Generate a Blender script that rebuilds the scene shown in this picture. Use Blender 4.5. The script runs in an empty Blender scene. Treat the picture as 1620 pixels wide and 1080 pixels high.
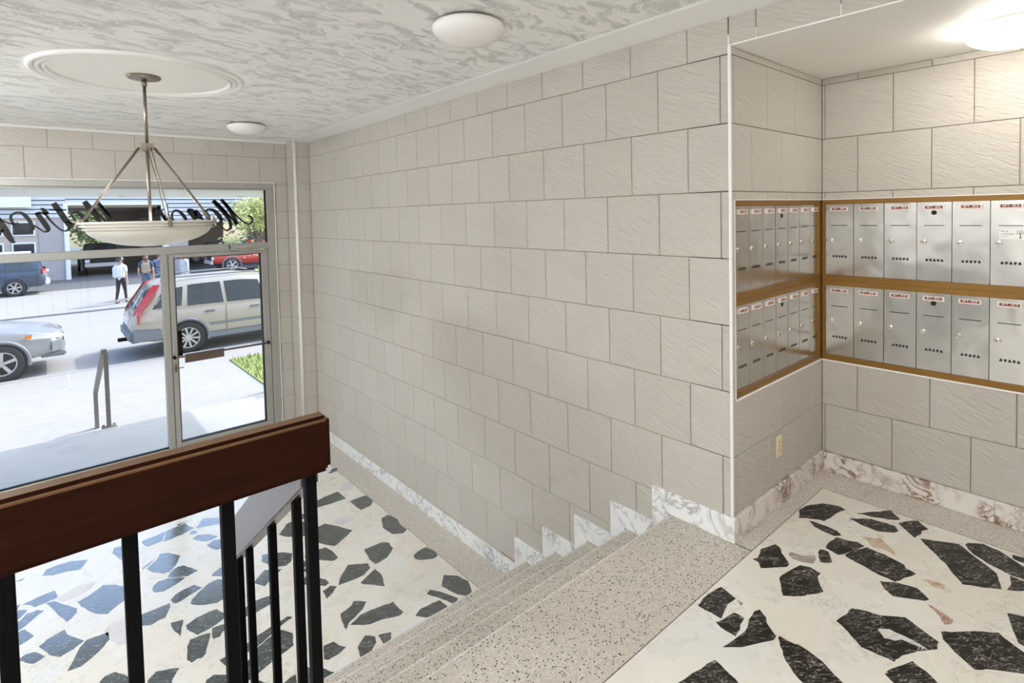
import bpy, bmesh, math, random
from mathutils import Vector, Matrix
random.seed(7)
R = math.radians
SC = bpy.context.scene
COL = SC.collection

# ---------------------------------------------------------------- camera, sky, sun, exposure
EYE = 1.53
F_PX, CX, CY = 866.1608, 810.0, 369.6754
YAW, PITCH, ROLL = 0.7111, -0.0374, -0.0220
cam = bpy.data.cameras.new('camera')
cam.sensor_width = 36.0
cam.lens = 36.0 * F_PX / 1620.0
cam.shift_y = -(540.0 - CY) / 1620.0
cam.clip_start = 0.05
cam.clip_end = 500
cam_o = bpy.data.objects.new('camera', cam)
COL.objects.link(cam_o)
fw = Vector((math.sin(YAW) * math.cos(PITCH), math.cos(YAW) * math.cos(PITCH), math.sin(PITCH)))
rt = Vector((math.cos(YAW), -math.sin(YAW), 0))
up = rt.cross(fw)
rt2 = math.cos(ROLL) * rt + math.sin(ROLL) * up
up2 = -math.sin(ROLL) * rt + math.cos(ROLL) * up
cam_o.matrix_world = Matrix(((rt2.x, up2.x, -fw.x, 0), (rt2.y, up2.y, -fw.y, 0), (rt2.z, up2.z, -fw.z, EYE), (0, 0, 0, 1)))
SC.camera = cam_o

world = bpy.data.worlds.new('sky')
SC.world = world
world.use_nodes = True
wn = world.node_tree
wn.nodes.clear()
w_out = wn.nodes.new('ShaderNodeOutputWorld')
w_bg = wn.nodes.new('ShaderNodeBackground')
w_sky = wn.nodes.new('ShaderNodeTexSky')
w_sky.sky_type = 'NISHITA'
w_sky.sun_disc = False
w_sky.sun_elevation = R(47)
w_sky.sun_rotation = R(77)
w_sky.altitude = 50
w_sky.dust_density = 2.5
wn.links.new(w_sky.outputs[0], w_bg.inputs[0])
w_bg.inputs[1].default_value = 0.36
wn.links.new(w_bg.outputs[0], w_out.inputs[0])

sun = bpy.data.lights.new('sun', 'SUN')
sun.energy = 1.8
sun.angle = R(0.6)
sun.color = (1.0, 0.96, 0.9)
sun_o = bpy.data.objects.new('sun', sun)
COL.objects.link(sun_o)
sun_o.location = (30, 10, 40)
sun_o.rotation_euler = Vector((-0.9, -0.2, -1.0)).to_track_quat('-Z', 'Y').to_euler()

SC.view_settings.view_transform = 'Standard'
SC.view_settings.look = 'None'
SC.view_settings.gamma = 1
SC.view_settings.use_curve_mapping = False
SC.view_settings.exposure = 1.08
SC.cycles.max_bounces = 12
SC.cycles.diffuse_bounces = 7
SC.cycles.transparent_max_bounces = 16
NICHE_LAMP, FILL_LAMP, PENDANT_FILL = 9.5, 80.0, 10.0     # emission strengths: niche lamp, added fill lamps, added pendant bulbs

# ---------------------------------------------------------------- helpers: objects
def mesh(name, verts, faces, mat=None, parent=None, smooth=False, loc=None, rot=None, mats=None, fm=None):
    me = bpy.data.meshes.new(name)
    me.from_pydata([tuple(v) for v in verts], [], faces)
    for m in (mats or ([mat] if mat else [])):
        me.materials.append(m)
    if fm:
        for p, i in zip(me.polygons, fm):
            p.material_index = i
    if smooth:
        for p in me.polygons:
            p.use_smooth = True
    me.update()
    o = bpy.data.objects.new(name, me)
    COL.objects.link(o)
    if parent:
        o.parent = parent
    if loc:
        o.location = loc
    if rot:
        o.rotation_euler = rot
    return o

def inst(src, parent=None, loc=None, rot=None):
    o = src.copy()
    COL.objects.link(o)
    o.parent = parent
    if loc is not None:
        o.location = loc
    if rot is not None:
        o.rotation_euler = rot
    return o

def empty(name, loc=(0, 0, 0), rz=0.0):
    o = bpy.data.objects.new(name, None)
    COL.objects.link(o)
    o.location = loc
    o.rotation_euler = (0, 0, rz)
    o.empty_display_size = 0.1
    return o

def tag(o, label=None, cat=None, group=None, kind=None):
    if label: o['label'] = label
    if cat: o['category'] = cat
    if group: o['group'] = group
    if kind: o['kind'] = kind
    return o

def structure(o):
    o['kind'] = 'structure'
    return o

class MB:
    """collects shapes into one mesh"""
    def __init__(s):
        s.v, s.f, s.m = [], [], []
        s.cur = 0
    def add(s, verts, faces):
        b = len(s.v)
        s.v += [tuple(v) for v in verts]
        s.f += [tuple(i + b for i in f) for f in faces]
        s.m += [s.cur] * len(faces)
        return s
    def box(s, x0, x1, y0, y1, z0, z1):
        return s.add([(x0, y0, z0), (x1, y0, z0), (x1, y1, z0), (x0, y1, z0), (x0, y0, z1), (x1, y0, z1), (x1, y1, z1), (x0, y1, z1)],
                     [(3, 2, 1, 0), (4, 5, 6, 7), (0, 1, 5, 4), (1, 2, 6, 5), (2, 3, 7, 6), (3, 0, 4, 7)])
    def prism(s, poly, axis, a0, a1):
        """poly: list of 2d points; extruded along axis ('x': poly is (y,z), 'y': (x,z), 'z': (x,y))"""
        n = len(poly)
        def P(p, t):
            return {'x': (t, p[0], p[1]), 'y': (p[0], t, p[1]), 'z': (p[0], p[1], t)}[axis]
        vs = [P(p, a0) for p in poly] + [P(p, a1) for p in poly]
        return s.add(vs, [tuple(range(n))[::-1], tuple(range(n, 2 * n))] + [(i, (i + 1) % n, n + (i + 1) % n, n + i) for i in range(n)])
    def tube(s, pts, r, n=8, cap=True):
        pts = [Vector(p) for p in pts]
        rr = r if isinstance(r, (list, tuple)) else [r] * len(pts)
        vs, fs = [], []
        prev = None
        for i, p in enumerate(pts):
            d = (pts[min(i + 1, len(pts) - 1)] - pts[max(i - 1, 0)]).normalized()
            if prev is None:
                a = d.orthogonal().normalized()
            else:
                a = (prev - d * prev.dot(d)).normalized()
            prev = a
            b = d.cross(a)
            for k in range(n):
                t = 2 * math.pi * k / n
                vs.append(p + (a * math.cos(t) + b * math.sin(t)) * rr[i])
        for i in range(len(pts) - 1):
            for k in range(n):
                fs.append((i * n + k, i * n + (k + 1) % n, (i + 1) * n + (k + 1) % n, (i + 1) * n + k))
        if cap:
            fs.append(tuple(range(n))[::-1])
            fs.append(tuple(range((len(pts) - 1) * n, len(pts) * n)))
        return s.add(vs, fs)
    def lathe(s, prof, n=32, c=(0, 0, 0), axis='z'):
        vs, fs = [], []
        for (r, z) in prof:
            for k in range(n):
                t = 2 * math.pi * k / n
                p = (r * math.cos(t), r * math.sin(t), z)
                if axis == 'y':
                    p = (p[0], z, p[1])
                elif axis == 'x':
                    p = (z, p[0], p[1])
                vs.append((c[0] + p[0], c[1] + p[1], c[2] + p[2]))
        for i in range(len(prof) - 1):
            for k in range(n):
                fs.append((i * n + k, i * n + (k + 1) % n, (i + 1) * n + (k + 1) % n, (i + 1) * n + k))
        return s.add(vs, fs)
    def build(s, name, mat=None, parent=None, smooth=False, mats=None, bevel=0.0, loc=None, rot=None, segs=2):
        o = mesh(name, s.v, s.f, mat, parent, smooth, loc, rot, mats, s.m if mats else None)
        bm = bmesh.new()
        bm.from_mesh(o.data)
        bmesh.ops.recalc_face_normals(bm, faces=bm.faces)
        if bevel:
            bmesh.ops.bevel(bm, geom=list(bm.edges), offset=bevel, segments=segs, affect='EDGES', clamp_overlap=True)
        bm.to_mesh(o.data)
        bm.free()
        return o

def box(name, x0, x1, y0, y1, z0, z1, mat, parent=None, bevel=0.0, segs=2):
    return MB().box(x0, x1, y0, y1, z0, z1).build(name, mat, parent, bevel=bevel, segs=segs)

def shade_auto(o, ang=35):
    me = o.data
    for p in me.polygons:
        p.use_smooth = True
    bm = bmesh.new()
    bm.from_mesh(me)
    lim = math.cos(R(ang))
    for e in bm.edges:
        if len(e.link_faces) == 2 and e.link_faces[0].normal.dot(e.link_faces[1].normal) < lim:
            e.smooth = False
    bm.to_mesh(me)
    bm.free()
    return o

# ---------------------------------------------------------------- helpers: materials
class NT:
    def __init__(s, name):
        s.mat = bpy.data.materials.new(name)
        s.mat.use_nodes = True
        s.t = s.mat.node_tree
        s.t.nodes.clear()
        s.out = s.t.nodes.new('ShaderNodeOutputMaterial')
    def n(s, typ, props=None, **inp):
        nd = s.t.nodes.new(typ)
        for k, v in (props or {}).items():
            setattr(nd, k, v)
        for k, v in inp.items():
            s.set(nd, k, v)
        return nd
    def set(s, nd, k, v):
        key = int(k[1:]) if (k[0] == 'i' and k[1:].isdigit()) else k.replace('_', ' ')
        sock = nd.inputs[key]
        if isinstance(v, bpy.types.NodeSocket):
            s.t.links.new(v, sock)
        elif isinstance(v, bpy.types.Node):
            s.t.links.new(v.outputs[0], sock)
        else:
            if sock.type == 'RGBA' and len(v) == 3:
                v = (*v, 1)
            sock.default_value = v
    def math(s, op, a, b=0.0, clamp=False):
        return s.n('ShaderNodeMath', {'operation': op, 'use_clamp': clamp}, i0=a, i1=b).outputs[0]
    def ramp(s, fac, stops):
        nd = s.n('ShaderNodeValToRGB', Fac=fac)
        e = nd.color_ramp.elements
        while len(e) > 1:
            e.remove(e[-1])
        e[0].position, e[0].color = stops[0][0], (*stops[0][1], 1)
        for p, c in stops[1:]:
            q = e.new(p)
            q.color = (*c, 1)
        return nd.outputs[0]
    def mix(s, fac, a, b):
        nd = s.n('ShaderNodeMix', {'data_type': 'RGBA'})
        s.set(nd, 'i0', fac)
        s.set(nd, 'i6', a)
        s.set(nd, 'i7', b)
        return nd.outputs[2]
    def coords(s, scale=(1, 1, 1), rot=(0, 0, 0), rnd=0.0, kind='Object'):
        tc = s.n('ShaderNodeTexCoord').outputs[kind]
        v = s.n('ShaderNodeMapping', Vector=tc, Rotation=rot).outputs[0] if any(rot) else tc
        v = s.n('ShaderNodeMapping', Vector=v, Scale=scale).outputs[0]
        if rnd:
            oi = s.n('ShaderNodeObjectInfo').outputs['Random']
            off = s.math('MULTIPLY', oi, rnd)
            cb = s.n('ShaderNodeCombineXYZ', X=off, Y=off, Z=off)
            v = s.n('ShaderNodeVectorMath', {'operation': 'ADD'}, i0=v, i1=cb.outputs[0]).outputs[0]
        return v
    def noise(s, vec, scale, detail=4.0, rough=0.55, dist=0.0):
        return s.n('ShaderNodeTexNoise', Vector=vec, Scale=scale, Detail=detail, Roughness=rough, Distortion=dist).outputs[0]
    def bump(s, h, strength=0.3, dist=0.01):
        return s.n('ShaderNodeBump', Height=h, Strength=strength, Distance=dist).outputs[0]
    def done(s, **kw):
        b = s.n('ShaderNodeBsdfPrincipled')
        for k, v in kw.items():
            s.set(b, k, v)
        s.t.links.new(b.outputs[0], s.out.inputs[0])
        return s.mat

def plain(name, col, rough=0.5, metal=0.0, vary=0.0, **kw):
    t = NT(name)
    c = col
    if vary:
        v = t.coords(kind='Object')
        f = t.noise(v, 6.0)
        c = t.mix(f, tuple(x * (1 - vary) for x in col), tuple(min(1, x * (1 + vary)) for x in col))
    return t.done(Base_Color=c, Roughness=rough, Metallic=metal, **kw)

M = {}
# stone wall tile: slanting slate-like relief, each tile its own cut
t = NT('wall_tile')
v = t.coords((9.0, 55, 1), (0, 0, R(24)), rnd=37.0)
h1 = t.noise(v, 1.3, 6, 0.66, 0.7)
v2 = t.coords((1, 1, 1), rnd=37.0)
h2 = t.noise(v2, 60, 3, 0.6)
hh = t.math('ADD', h1, t.math('MULTIPLY', h2, 0.25))
oi = t.n('ShaderNodeObjectInfo').outputs['Random']
c1 = t.ramp(oi, [(0, (0.575, 0.540, 0.485)), (0.5, (0.590, 0.556, 0.502)), (1, (0.605, 0.572, 0.520))])
c2 = t.mix(t.math('MULTIPLY', t.noise(v2, 5, 3), 0.5), c1, (0.575, 0.538, 0.482))
M['tile'] = t.done(Base_Color=c2, Roughness=0.62, Normal=t.bump(hh, 1.0, 0.011), Specular_IOR_Level=0.35)
t = NT('grout')
M['grout'] = t.done(Base_Color=(0.30, 0.245, 0.19), Roughness=0.9)
M['paint'] = plain('wall_paint', (0.80, 0.785, 0.755), 0.7)
M['white'] = plain('white_paint', (0.84, 0.83, 0.80), 0.55)
M['whitetrim'] = plain('white_trim', (0.86, 0.86, 0.85), 0.4)
# trowelled ceiling: patches of thin curved ridges
t = NT('stipple_plaster')
v = t.coords((1, 1.9, 1), (0, 0, R(-12)))
n1 = t.noise(v, 44, 5, 0.62, 1.8)
ridge = t.n('ShaderNodeMapRange', Value=t.math('ABSOLUTE', t.math('SUBTRACT', n1, 0.5)), From_Min=0.0, From_Max=0.075, To_Min=1.0, To_Max=0.0).outputs[0]
patch = t.n('ShaderNodeMapRange', Value=t.noise(v, 6.5, 4, 0.65, 0.8), From_Min=0.50, From_Max=0.64).outputs[0]
n2 = t.noise(v, 60, 4, 0.65, 0.5)
hgt = t.math('ADD', t.math('MULTIPLY', ridge, t.math('ADD', t.math('MULTIPLY', patch, 0.92), 0.08)), t.math('MULTIPLY', n2, t.math('MULTIPLY', patch, 0.55)))
M['plaster'] = t.done(Base_Color=(0.94, 0.94, 0.93), Roughness=0.85, Normal=t.bump(hgt, 0.7, 0.009))
# terrazzo
def terrazzo(name, base, dark, scale):
    t = NT(name)
    v = t.coords()
    vo = t.n('ShaderNodeTexVoronoi', Vector=v, Scale=scale)
    sep = t.n('ShaderNodeSeparateColor', Color=vo.outputs['Color'])
    near = t.math('LESS_THAN', vo.outputs['Distance'], 0.36)
    isd = t.math('MULTIPLY', near, t.math('GREATER_THAN', sep.outputs[0], 0.74))
    vo2 = t.n('ShaderNodeTexVoronoi', Vector=v, Scale=scale * 1.9)
    sep2 = t.n('ShaderNodeSeparateColor', Color=vo2.outputs['Color'])
    c = t.mix(sep2.outputs[1], tuple(x * 0.78 for x in base), tuple(min(1, x * 1.25) for x in base))
    c = t.mix(t.math('MULTIPLY', t.math('GREATER_THAN', sep2.outputs[0], 0.8), 0.45), c, (0.36, 0.29, 0.22))
    big = t.noise(v, 1.3, 2)
    c = t.mix(t.math('MULTIPLY', big, 0.25), c, (0.55, 0.46, 0.38))
    c = t.mix(isd, c, dark)
    return t.done(Base_Color=c, Roughness=0.42, Specular_IOR_Level=0.4)
M['terrazzo'] = terrazzo('terrazzo', (0.52, 0.485, 0.43), (0.02, 0.018, 0.015), 120)
M['nosing'] = terrazzo('pale_terrazzo', (0.66, 0.63, 0.58), (0.14, 0.12, 0.10), 130)  # lighter terrazzo for the strip along each step edge
M['terrazzo_fine'] = terrazzo('terrazzo_border', (0.56, 0.53, 0.475), (0.10, 0.09, 0.08), 150)
# pale crazy-paving marble
t = NT('pale_marble_paving')
v = t.coords()
wv = t.n('ShaderNodeVectorMath', {'operation': 'ADD'}, i0=v, i1=t.n('ShaderNodeVectorMath', {'operation': 'SCALE'}, i0=t.n('ShaderNodeTexNoise', Vector=v, Scale=5.0).outputs['Color'], Scale=0.10).outputs[0]).outputs[0]
vo = t.n('ShaderNodeTexVoronoi', Vector=wv, Scale=4.2)
sep = t.n('ShaderNodeSeparateColor', Color=vo.outputs['Color'])
c = t.ramp(sep.outputs[0], [(0, (0.70, 0.66, 0.585)), (0.4, (0.74, 0.715, 0.655)), (0.75, (0.71, 0.665, 0.585)), (1, (0.71, 0.71, 0.695))])
ve = t.n('ShaderNodeTexVoronoi', {'feature': 'DISTANCE_TO_EDGE'}, Vector=wv, Scale=4.2)
c = t.mix(t.math('MULTIPLY', t.math('LESS_THAN', ve.outputs[0], 0.035), 0.35), c, (0.74, 0.72, 0.67))
vn = t.noise(v, 9, 7, 0.65, 1.8)
vein = t.math('MULTIPLY', t.math('LESS_THAN', t.math('ABSOLUTE', t.math('SUBTRACT', vn, 0.5)), 0.006), t.math('GREATER_THAN', t.noise(v, 2.5, 2), 0.56))
c = t.mix(t.math('MULTIPLY', vein, 0.6), c, (0.25, 0.19, 0.13))
sp = t.math('LESS_THAN', t.n('ShaderNodeTexVoronoi', Vector=v, Scale=30).outputs[0], 0.05)
c = t.mix(t.math('MULTIPLY', sp, 0.5), c, (0.15, 0.11, 0.08))
M['pale'] = t.done(Base_Color=c, Roughness=t.math('ADD', t.math('MULTIPLY', t.noise(v, 8, 3), 0.18), 0.20), Normal=t.bump(t.noise(v, 14, 4), 0.04, 0.01), Coat_Weight=0.5, Coat_Roughness=0.15)
# polished stones set in the paving
def stone(name, base, vein, amount, rough=0.3, coat=0.0):
    t = NT(name)
    v = t.coords((1, 3.2, 1), (0, 0, R(35)), rnd=11.0)
    n1 = t.noise(v, 34, 5, 0.72, 1.2)
    n2 = t.noise(v, 9, 3, 0.6, 0.8)
    lim = 0.66 - amount * 4.0
    st = t.n('ShaderNodeMapRange', Value=t.math('ADD', n1, t.math('MULTIPLY', t.math('SUBTRACT', n2, 0.5), 0.35)), From_Min=lim, From_Max=lim + 0.07).outputs[0]
    line = t.math('LESS_THAN', t.math('ABSOLUTE', t.math('SUBTRACT', n2, 0.5)), amount * 0.35)
    c = t.mix(n1, base, tuple(x * 2.0 for x in base))
    c = t.mix(t.math('MULTIPLY', t.math('MAXIMUM', st, line), 0.8), c, vein)
    return t.done(Base_Color=c, Roughness=rough, Normal=t.bump(n1, 0.04, 0.01), Specular_IOR_Level=0.8 if coat else 0.35, Coat_Weight=coat, Coat_Roughness=0.12)
M['stone_d'] = stone('dark_serpentine', (0.007, 0.0062, 0.0052), (0.46, 0.42, 0.36), 0.017, 0.34)
M['stone_l'] = stone('green_serpentine', (0.026, 0.031, 0.032), (0.34, 0.37, 0.37), 0.016, 0.16, 1.0)
M['stone_g'] = stone('grey_marble_chip', (0.20, 0.17, 0.15), (0.5, 0.46, 0.42), 0.03)
M['stone_p'] = stone('lilac_marble_chip', (0.30, 0.28, 0.30), (0.66, 0.64, 0.64), 0.07)
M['stone_w'] = stone('white_marble_chip', (0.34, 0.33, 0.30), (0.7, 0.68, 0.64), 0.05)
M['stone_t'] = stone('tan_marble_chip', (0.24, 0.15, 0.09), (0.62, 0.50, 0.40), 0.06)
M['stone_r'] = stone('red_marble_chip', (0.18, 0.07, 0.04), (0.55, 0.42, 0.35), 0.05)
def marble(name, base, vein, v2c, width, scale):
    t = NT(name)
    v = t.coords(rnd=9.0)
    n1 = t.noise(v, scale, 7, 0.62, 1.6)
    l1 = t.ramp(t.math('ABSOLUTE', t.math('SUBTRACT', n1, 0.5)), [(0, (1, 1, 1)), (width, (0, 0, 0))])
    n2 = t.noise(v, scale * 0.5, 4, 0.6, 0.8)
    msk = t.ramp(n2, [(0.40, (0, 0, 0)), (0.56, (1, 1, 1))])
    f = t.math('MULTIPLY', t.n('ShaderNodeSeparateColor', Color=l1).outputs[0], t.n('ShaderNodeSeparateColor', Color=msk).outputs[0])
    c = t.mix(t.math('MULTIPLY', n2, 0.35), base, v2c)
    c = t.mix(f, c, vein)
    return t.done(Base_Color=c, Roughness=0.22)
M['marble'] = marble('white_marble', (0.84, 0.845, 0.84), (0.40, 0.41, 0.42), (0.76, 0.765, 0.765), 0.035, 4.0)
M['marble_brown'] = marble('brown_veined_marble', (0.78, 0.75, 0.71), (0.20, 0.10, 0.05), (0.62, 0.53, 0.45), 0.075, 8.0)
# wood and metal
def wood(name, c1, c2, rough, coat=0.3, spec=0.14):
    t = NT(name)
    v = t.coords((1.2, 16, 16))
    n1 = t.noise(v, 2.2, 6, 0.65, 1.2)
    v2 = t.coords((6, 160, 160))
    n2 = t.noise(v2, 1.5, 3)
    c = t.mix(t.math('ADD', t.math('MULTIPLY', n1, 0.75), t.math('MULTIPLY', n2, 0.25)), c1, c2)
    return t.done(Base_Color=c, Roughness=rough, Coat_Weight=coat, Coat_Roughness=0.28, Specular_IOR_Level=spec, Normal=t.bump(n2, 0.10, 0.003))
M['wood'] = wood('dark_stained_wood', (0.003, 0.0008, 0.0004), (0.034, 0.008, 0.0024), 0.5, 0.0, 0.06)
M['wood_top'] = wood('lit_rail_edge', (0.085, 0.040, 0.016), (0.14, 0.070, 0.028), 0.45, 0.1, 0.3)  # lighter wood colour paints in the light on the rail's top edge
M['wood_gloss'] = wood('varnished_handrail_wood', (0.010, 0.003, 0.0016), (0.05, 0.013, 0.005), 0.28, 0.6, 0.5)
M['iron'] = plain('black_iron', (0.0025, 0.0025, 0.003), 0.6, 0.0, Specular_IOR_Level=0.06)
M['bronze'] = plain('bronze_frame', (0.25, 0.125, 0.022), 0.42, 0.35, 0.15)
t = NT('brushed_steel_door')
v = t.coords((1, 1, 1), rnd=21.0)
wav = t.noise(v, 7.0, 1, 0.4, 0.3)
fine = t.noise(t.coords((300, 3.0, 3.0), rnd=5.0), 1.0, 2)
M['steel'] = t.done(Base_Color=(0.60, 0.59, 0.57), Metallic=1.0, Roughness=t.math('ADD', t.math('MULTIPLY', fine, 0.03), 0.20), Normal=t.bump(wav, 0.10, 0.04))
M['chrome'] = plain('polished_nickel', (0.78, 0.76, 0.72), 0.18, 1.0)
M['nickel'] = plain('brushed_nickel', (0.30, 0.26, 0.21), 0.36, 1.0)
M['alu'] = plain('satin_aluminium', (0.42, 0.415, 0.385), 0.42, 0.45)
M['rubber'] = plain('black_gasket', (0.015, 0.015, 0.016), 0.6)
M['black'] = plain('black_gap', (0.006, 0.006, 0.006), 0.7)
M['letter'] = plain('black_vinyl', (0.006, 0.006, 0.006), 0.5)
M['tagred'] = plain('red_name_strip', (0.20, 0.012, 0.012), 0.35)
M['tagwhite'] = plain('ivory_tag_holder', (0.80, 0.72, 0.64), 0.35)
M['ivory'] = plain('ivory_plastic', (0.78, 0.68, 0.44), 0.4)
M['paper'] = plain('white_sticker', (0.85, 0.85, 0.84), 0.6)
M['opal'] = plain('opal_glass', (0.86, 0.85, 0.84), 0.22)
M['alabaster'] = plain('cream_glass_bowl', (0.78, 0.755, 0.69), 0.30)
M['brownplate'] = plain('brown_push_plate', (0.16, 0.12, 0.10), 0.4, 0.4)
for key, nm, power, colr in (('lit', 'lit_opal_glass', NICHE_LAMP, (1.0, 0.94, 0.86)), ('lit_fill', 'fill_lamp_glass', FILL_LAMP, (0.94, 0.975, 1.0))):
    t = NT(nm)
    em = t.n('ShaderNodeEmission', Color=colr, Strength=power)
    t.t.links.new(em.outputs[0], t.out.inputs[0])
    M[key] = t.mat
t = NT('fill_bulb_glass')
em = t.n('ShaderNodeEmission', Color=(1.0, 0.97, 0.93), Strength=PENDANT_FILL)
t.t.links.new(em.outputs[0], t.out.inputs[0])
M['fill_bulb'] = t.mat
t = NT('window_glass')
tr = t.n('ShaderNodeBsdfTransparent', Color=(0.97, 0.985, 0.98))
gl = t.n('ShaderNodeBsdfGlossy', Color=(1, 1, 1), Roughness=0.0)
fr = t.n('ShaderNodeFresnel', IOR=1.35)
mx = t.n('ShaderNodeMixShader', i0=fr.outputs[0], i1=tr.outputs[0], i2=gl.outputs[0])
t.t.links.new(mx.outputs[0], t.out.inputs[0])
M['glass'] = t.mat
M['brass_line'] = plain('divider_strip', (0.10, 0.08, 0.055), 0.5, 0.3)
# outdoors
def ground(name, c1, c2, sc, rough=0.85):
    t = NT(name)
    v = t.coords()
    c = t.mix(t.noise(v, sc, 6, 0.6), c1, c2)
    return t.done(Base_Color=c, Roughness=rough, Normal=t.bump(t.noise(v, 60, 3), 0.1, 0.01))
M['concrete'] = ground('concrete', (0.245, 0.245, 0.242), (0.29, 0.29, 0.285), 0.9)
M['landing'] = ground('grey_concrete', (0.31, 0.318, 0.315), (0.42, 0.424, 0.418), 2.2, 0.6)
M['road'] = ground('pale_road', (0.235, 0.235, 0.235), (0.275, 0.275, 0.275), 0.6)
M['asphalt'] = ground('shaded_asphalt', (0.075, 0.085, 0.095), (0.11, 0.12, 0.135), 0.7)  # dark asphalt grey that also stands in for building shade on the lot
M['soffit'] = plain('canopy_soffit', (0.88, 0.88, 0.87), 0.5)
M['siding_gap'] = plain('siding_shadow_gap', (0.09, 0.10, 0.125), 0.7)  # dark backing colour stands in for shadow lines between siding boards
M['siding'] = plain('blue_grey_siding', (0.58, 0.58, 0.59), 0.5)
t = NT('far_brick')
v = t.coords((1, 1, 1))
vb = t.n('ShaderNodeVectorMath', {'operation': 'MULTIPLY'}, i0=t.n('ShaderNodeCombineXYZ', X=t.n('ShaderNodeSeparateXYZ', Vector=v).outputs[0], Y=t.n('ShaderNodeSeparateXYZ', Vector=v).outputs[2]).outputs[0], i1=(1, 1, 1)).outputs[0]
br = t.n('ShaderNodeTexBrick', Vector=vb, Color1=(0.42, 0.37, 0.36), Color2=(0.48, 0.42, 0.40), Mortar=(0.36, 0.33, 0.33), Scale=5.0)
M['brick'] = t.done(Base_Color=br.outputs[0], Roughness=0.85)
M['beige'] = plain('beige_panel', (0.50, 0.42, 0.35), 0.6)
M['darkglass'] = plain('dark_glass', (0.03, 0.04, 0.05), 0.05)
M['grass'] = ground('lawn', (0.13, 0.19, 0.055), (0.27, 0.33, 0.10), 3.0)
def leaf(name, a, b):
    t = NT(name)
    c = t.mix(t.noise(t.coords(), 3.5, 3), a, b)
    return t.done(Base_Color=c, Roughness=0.6)
M['leaf_y'] = leaf('yellow_green_leaves', (0.34, 0.38, 0.10), (0.62, 0.63, 0.26))
M['leaf_g'] = leaf('mid_green_leaves', (0.10, 0.20, 0.05), (0.26, 0.38, 0.12))
M['bark'] = plain('bark', (0.14, 0.11, 0.09), 0.9)
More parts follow.
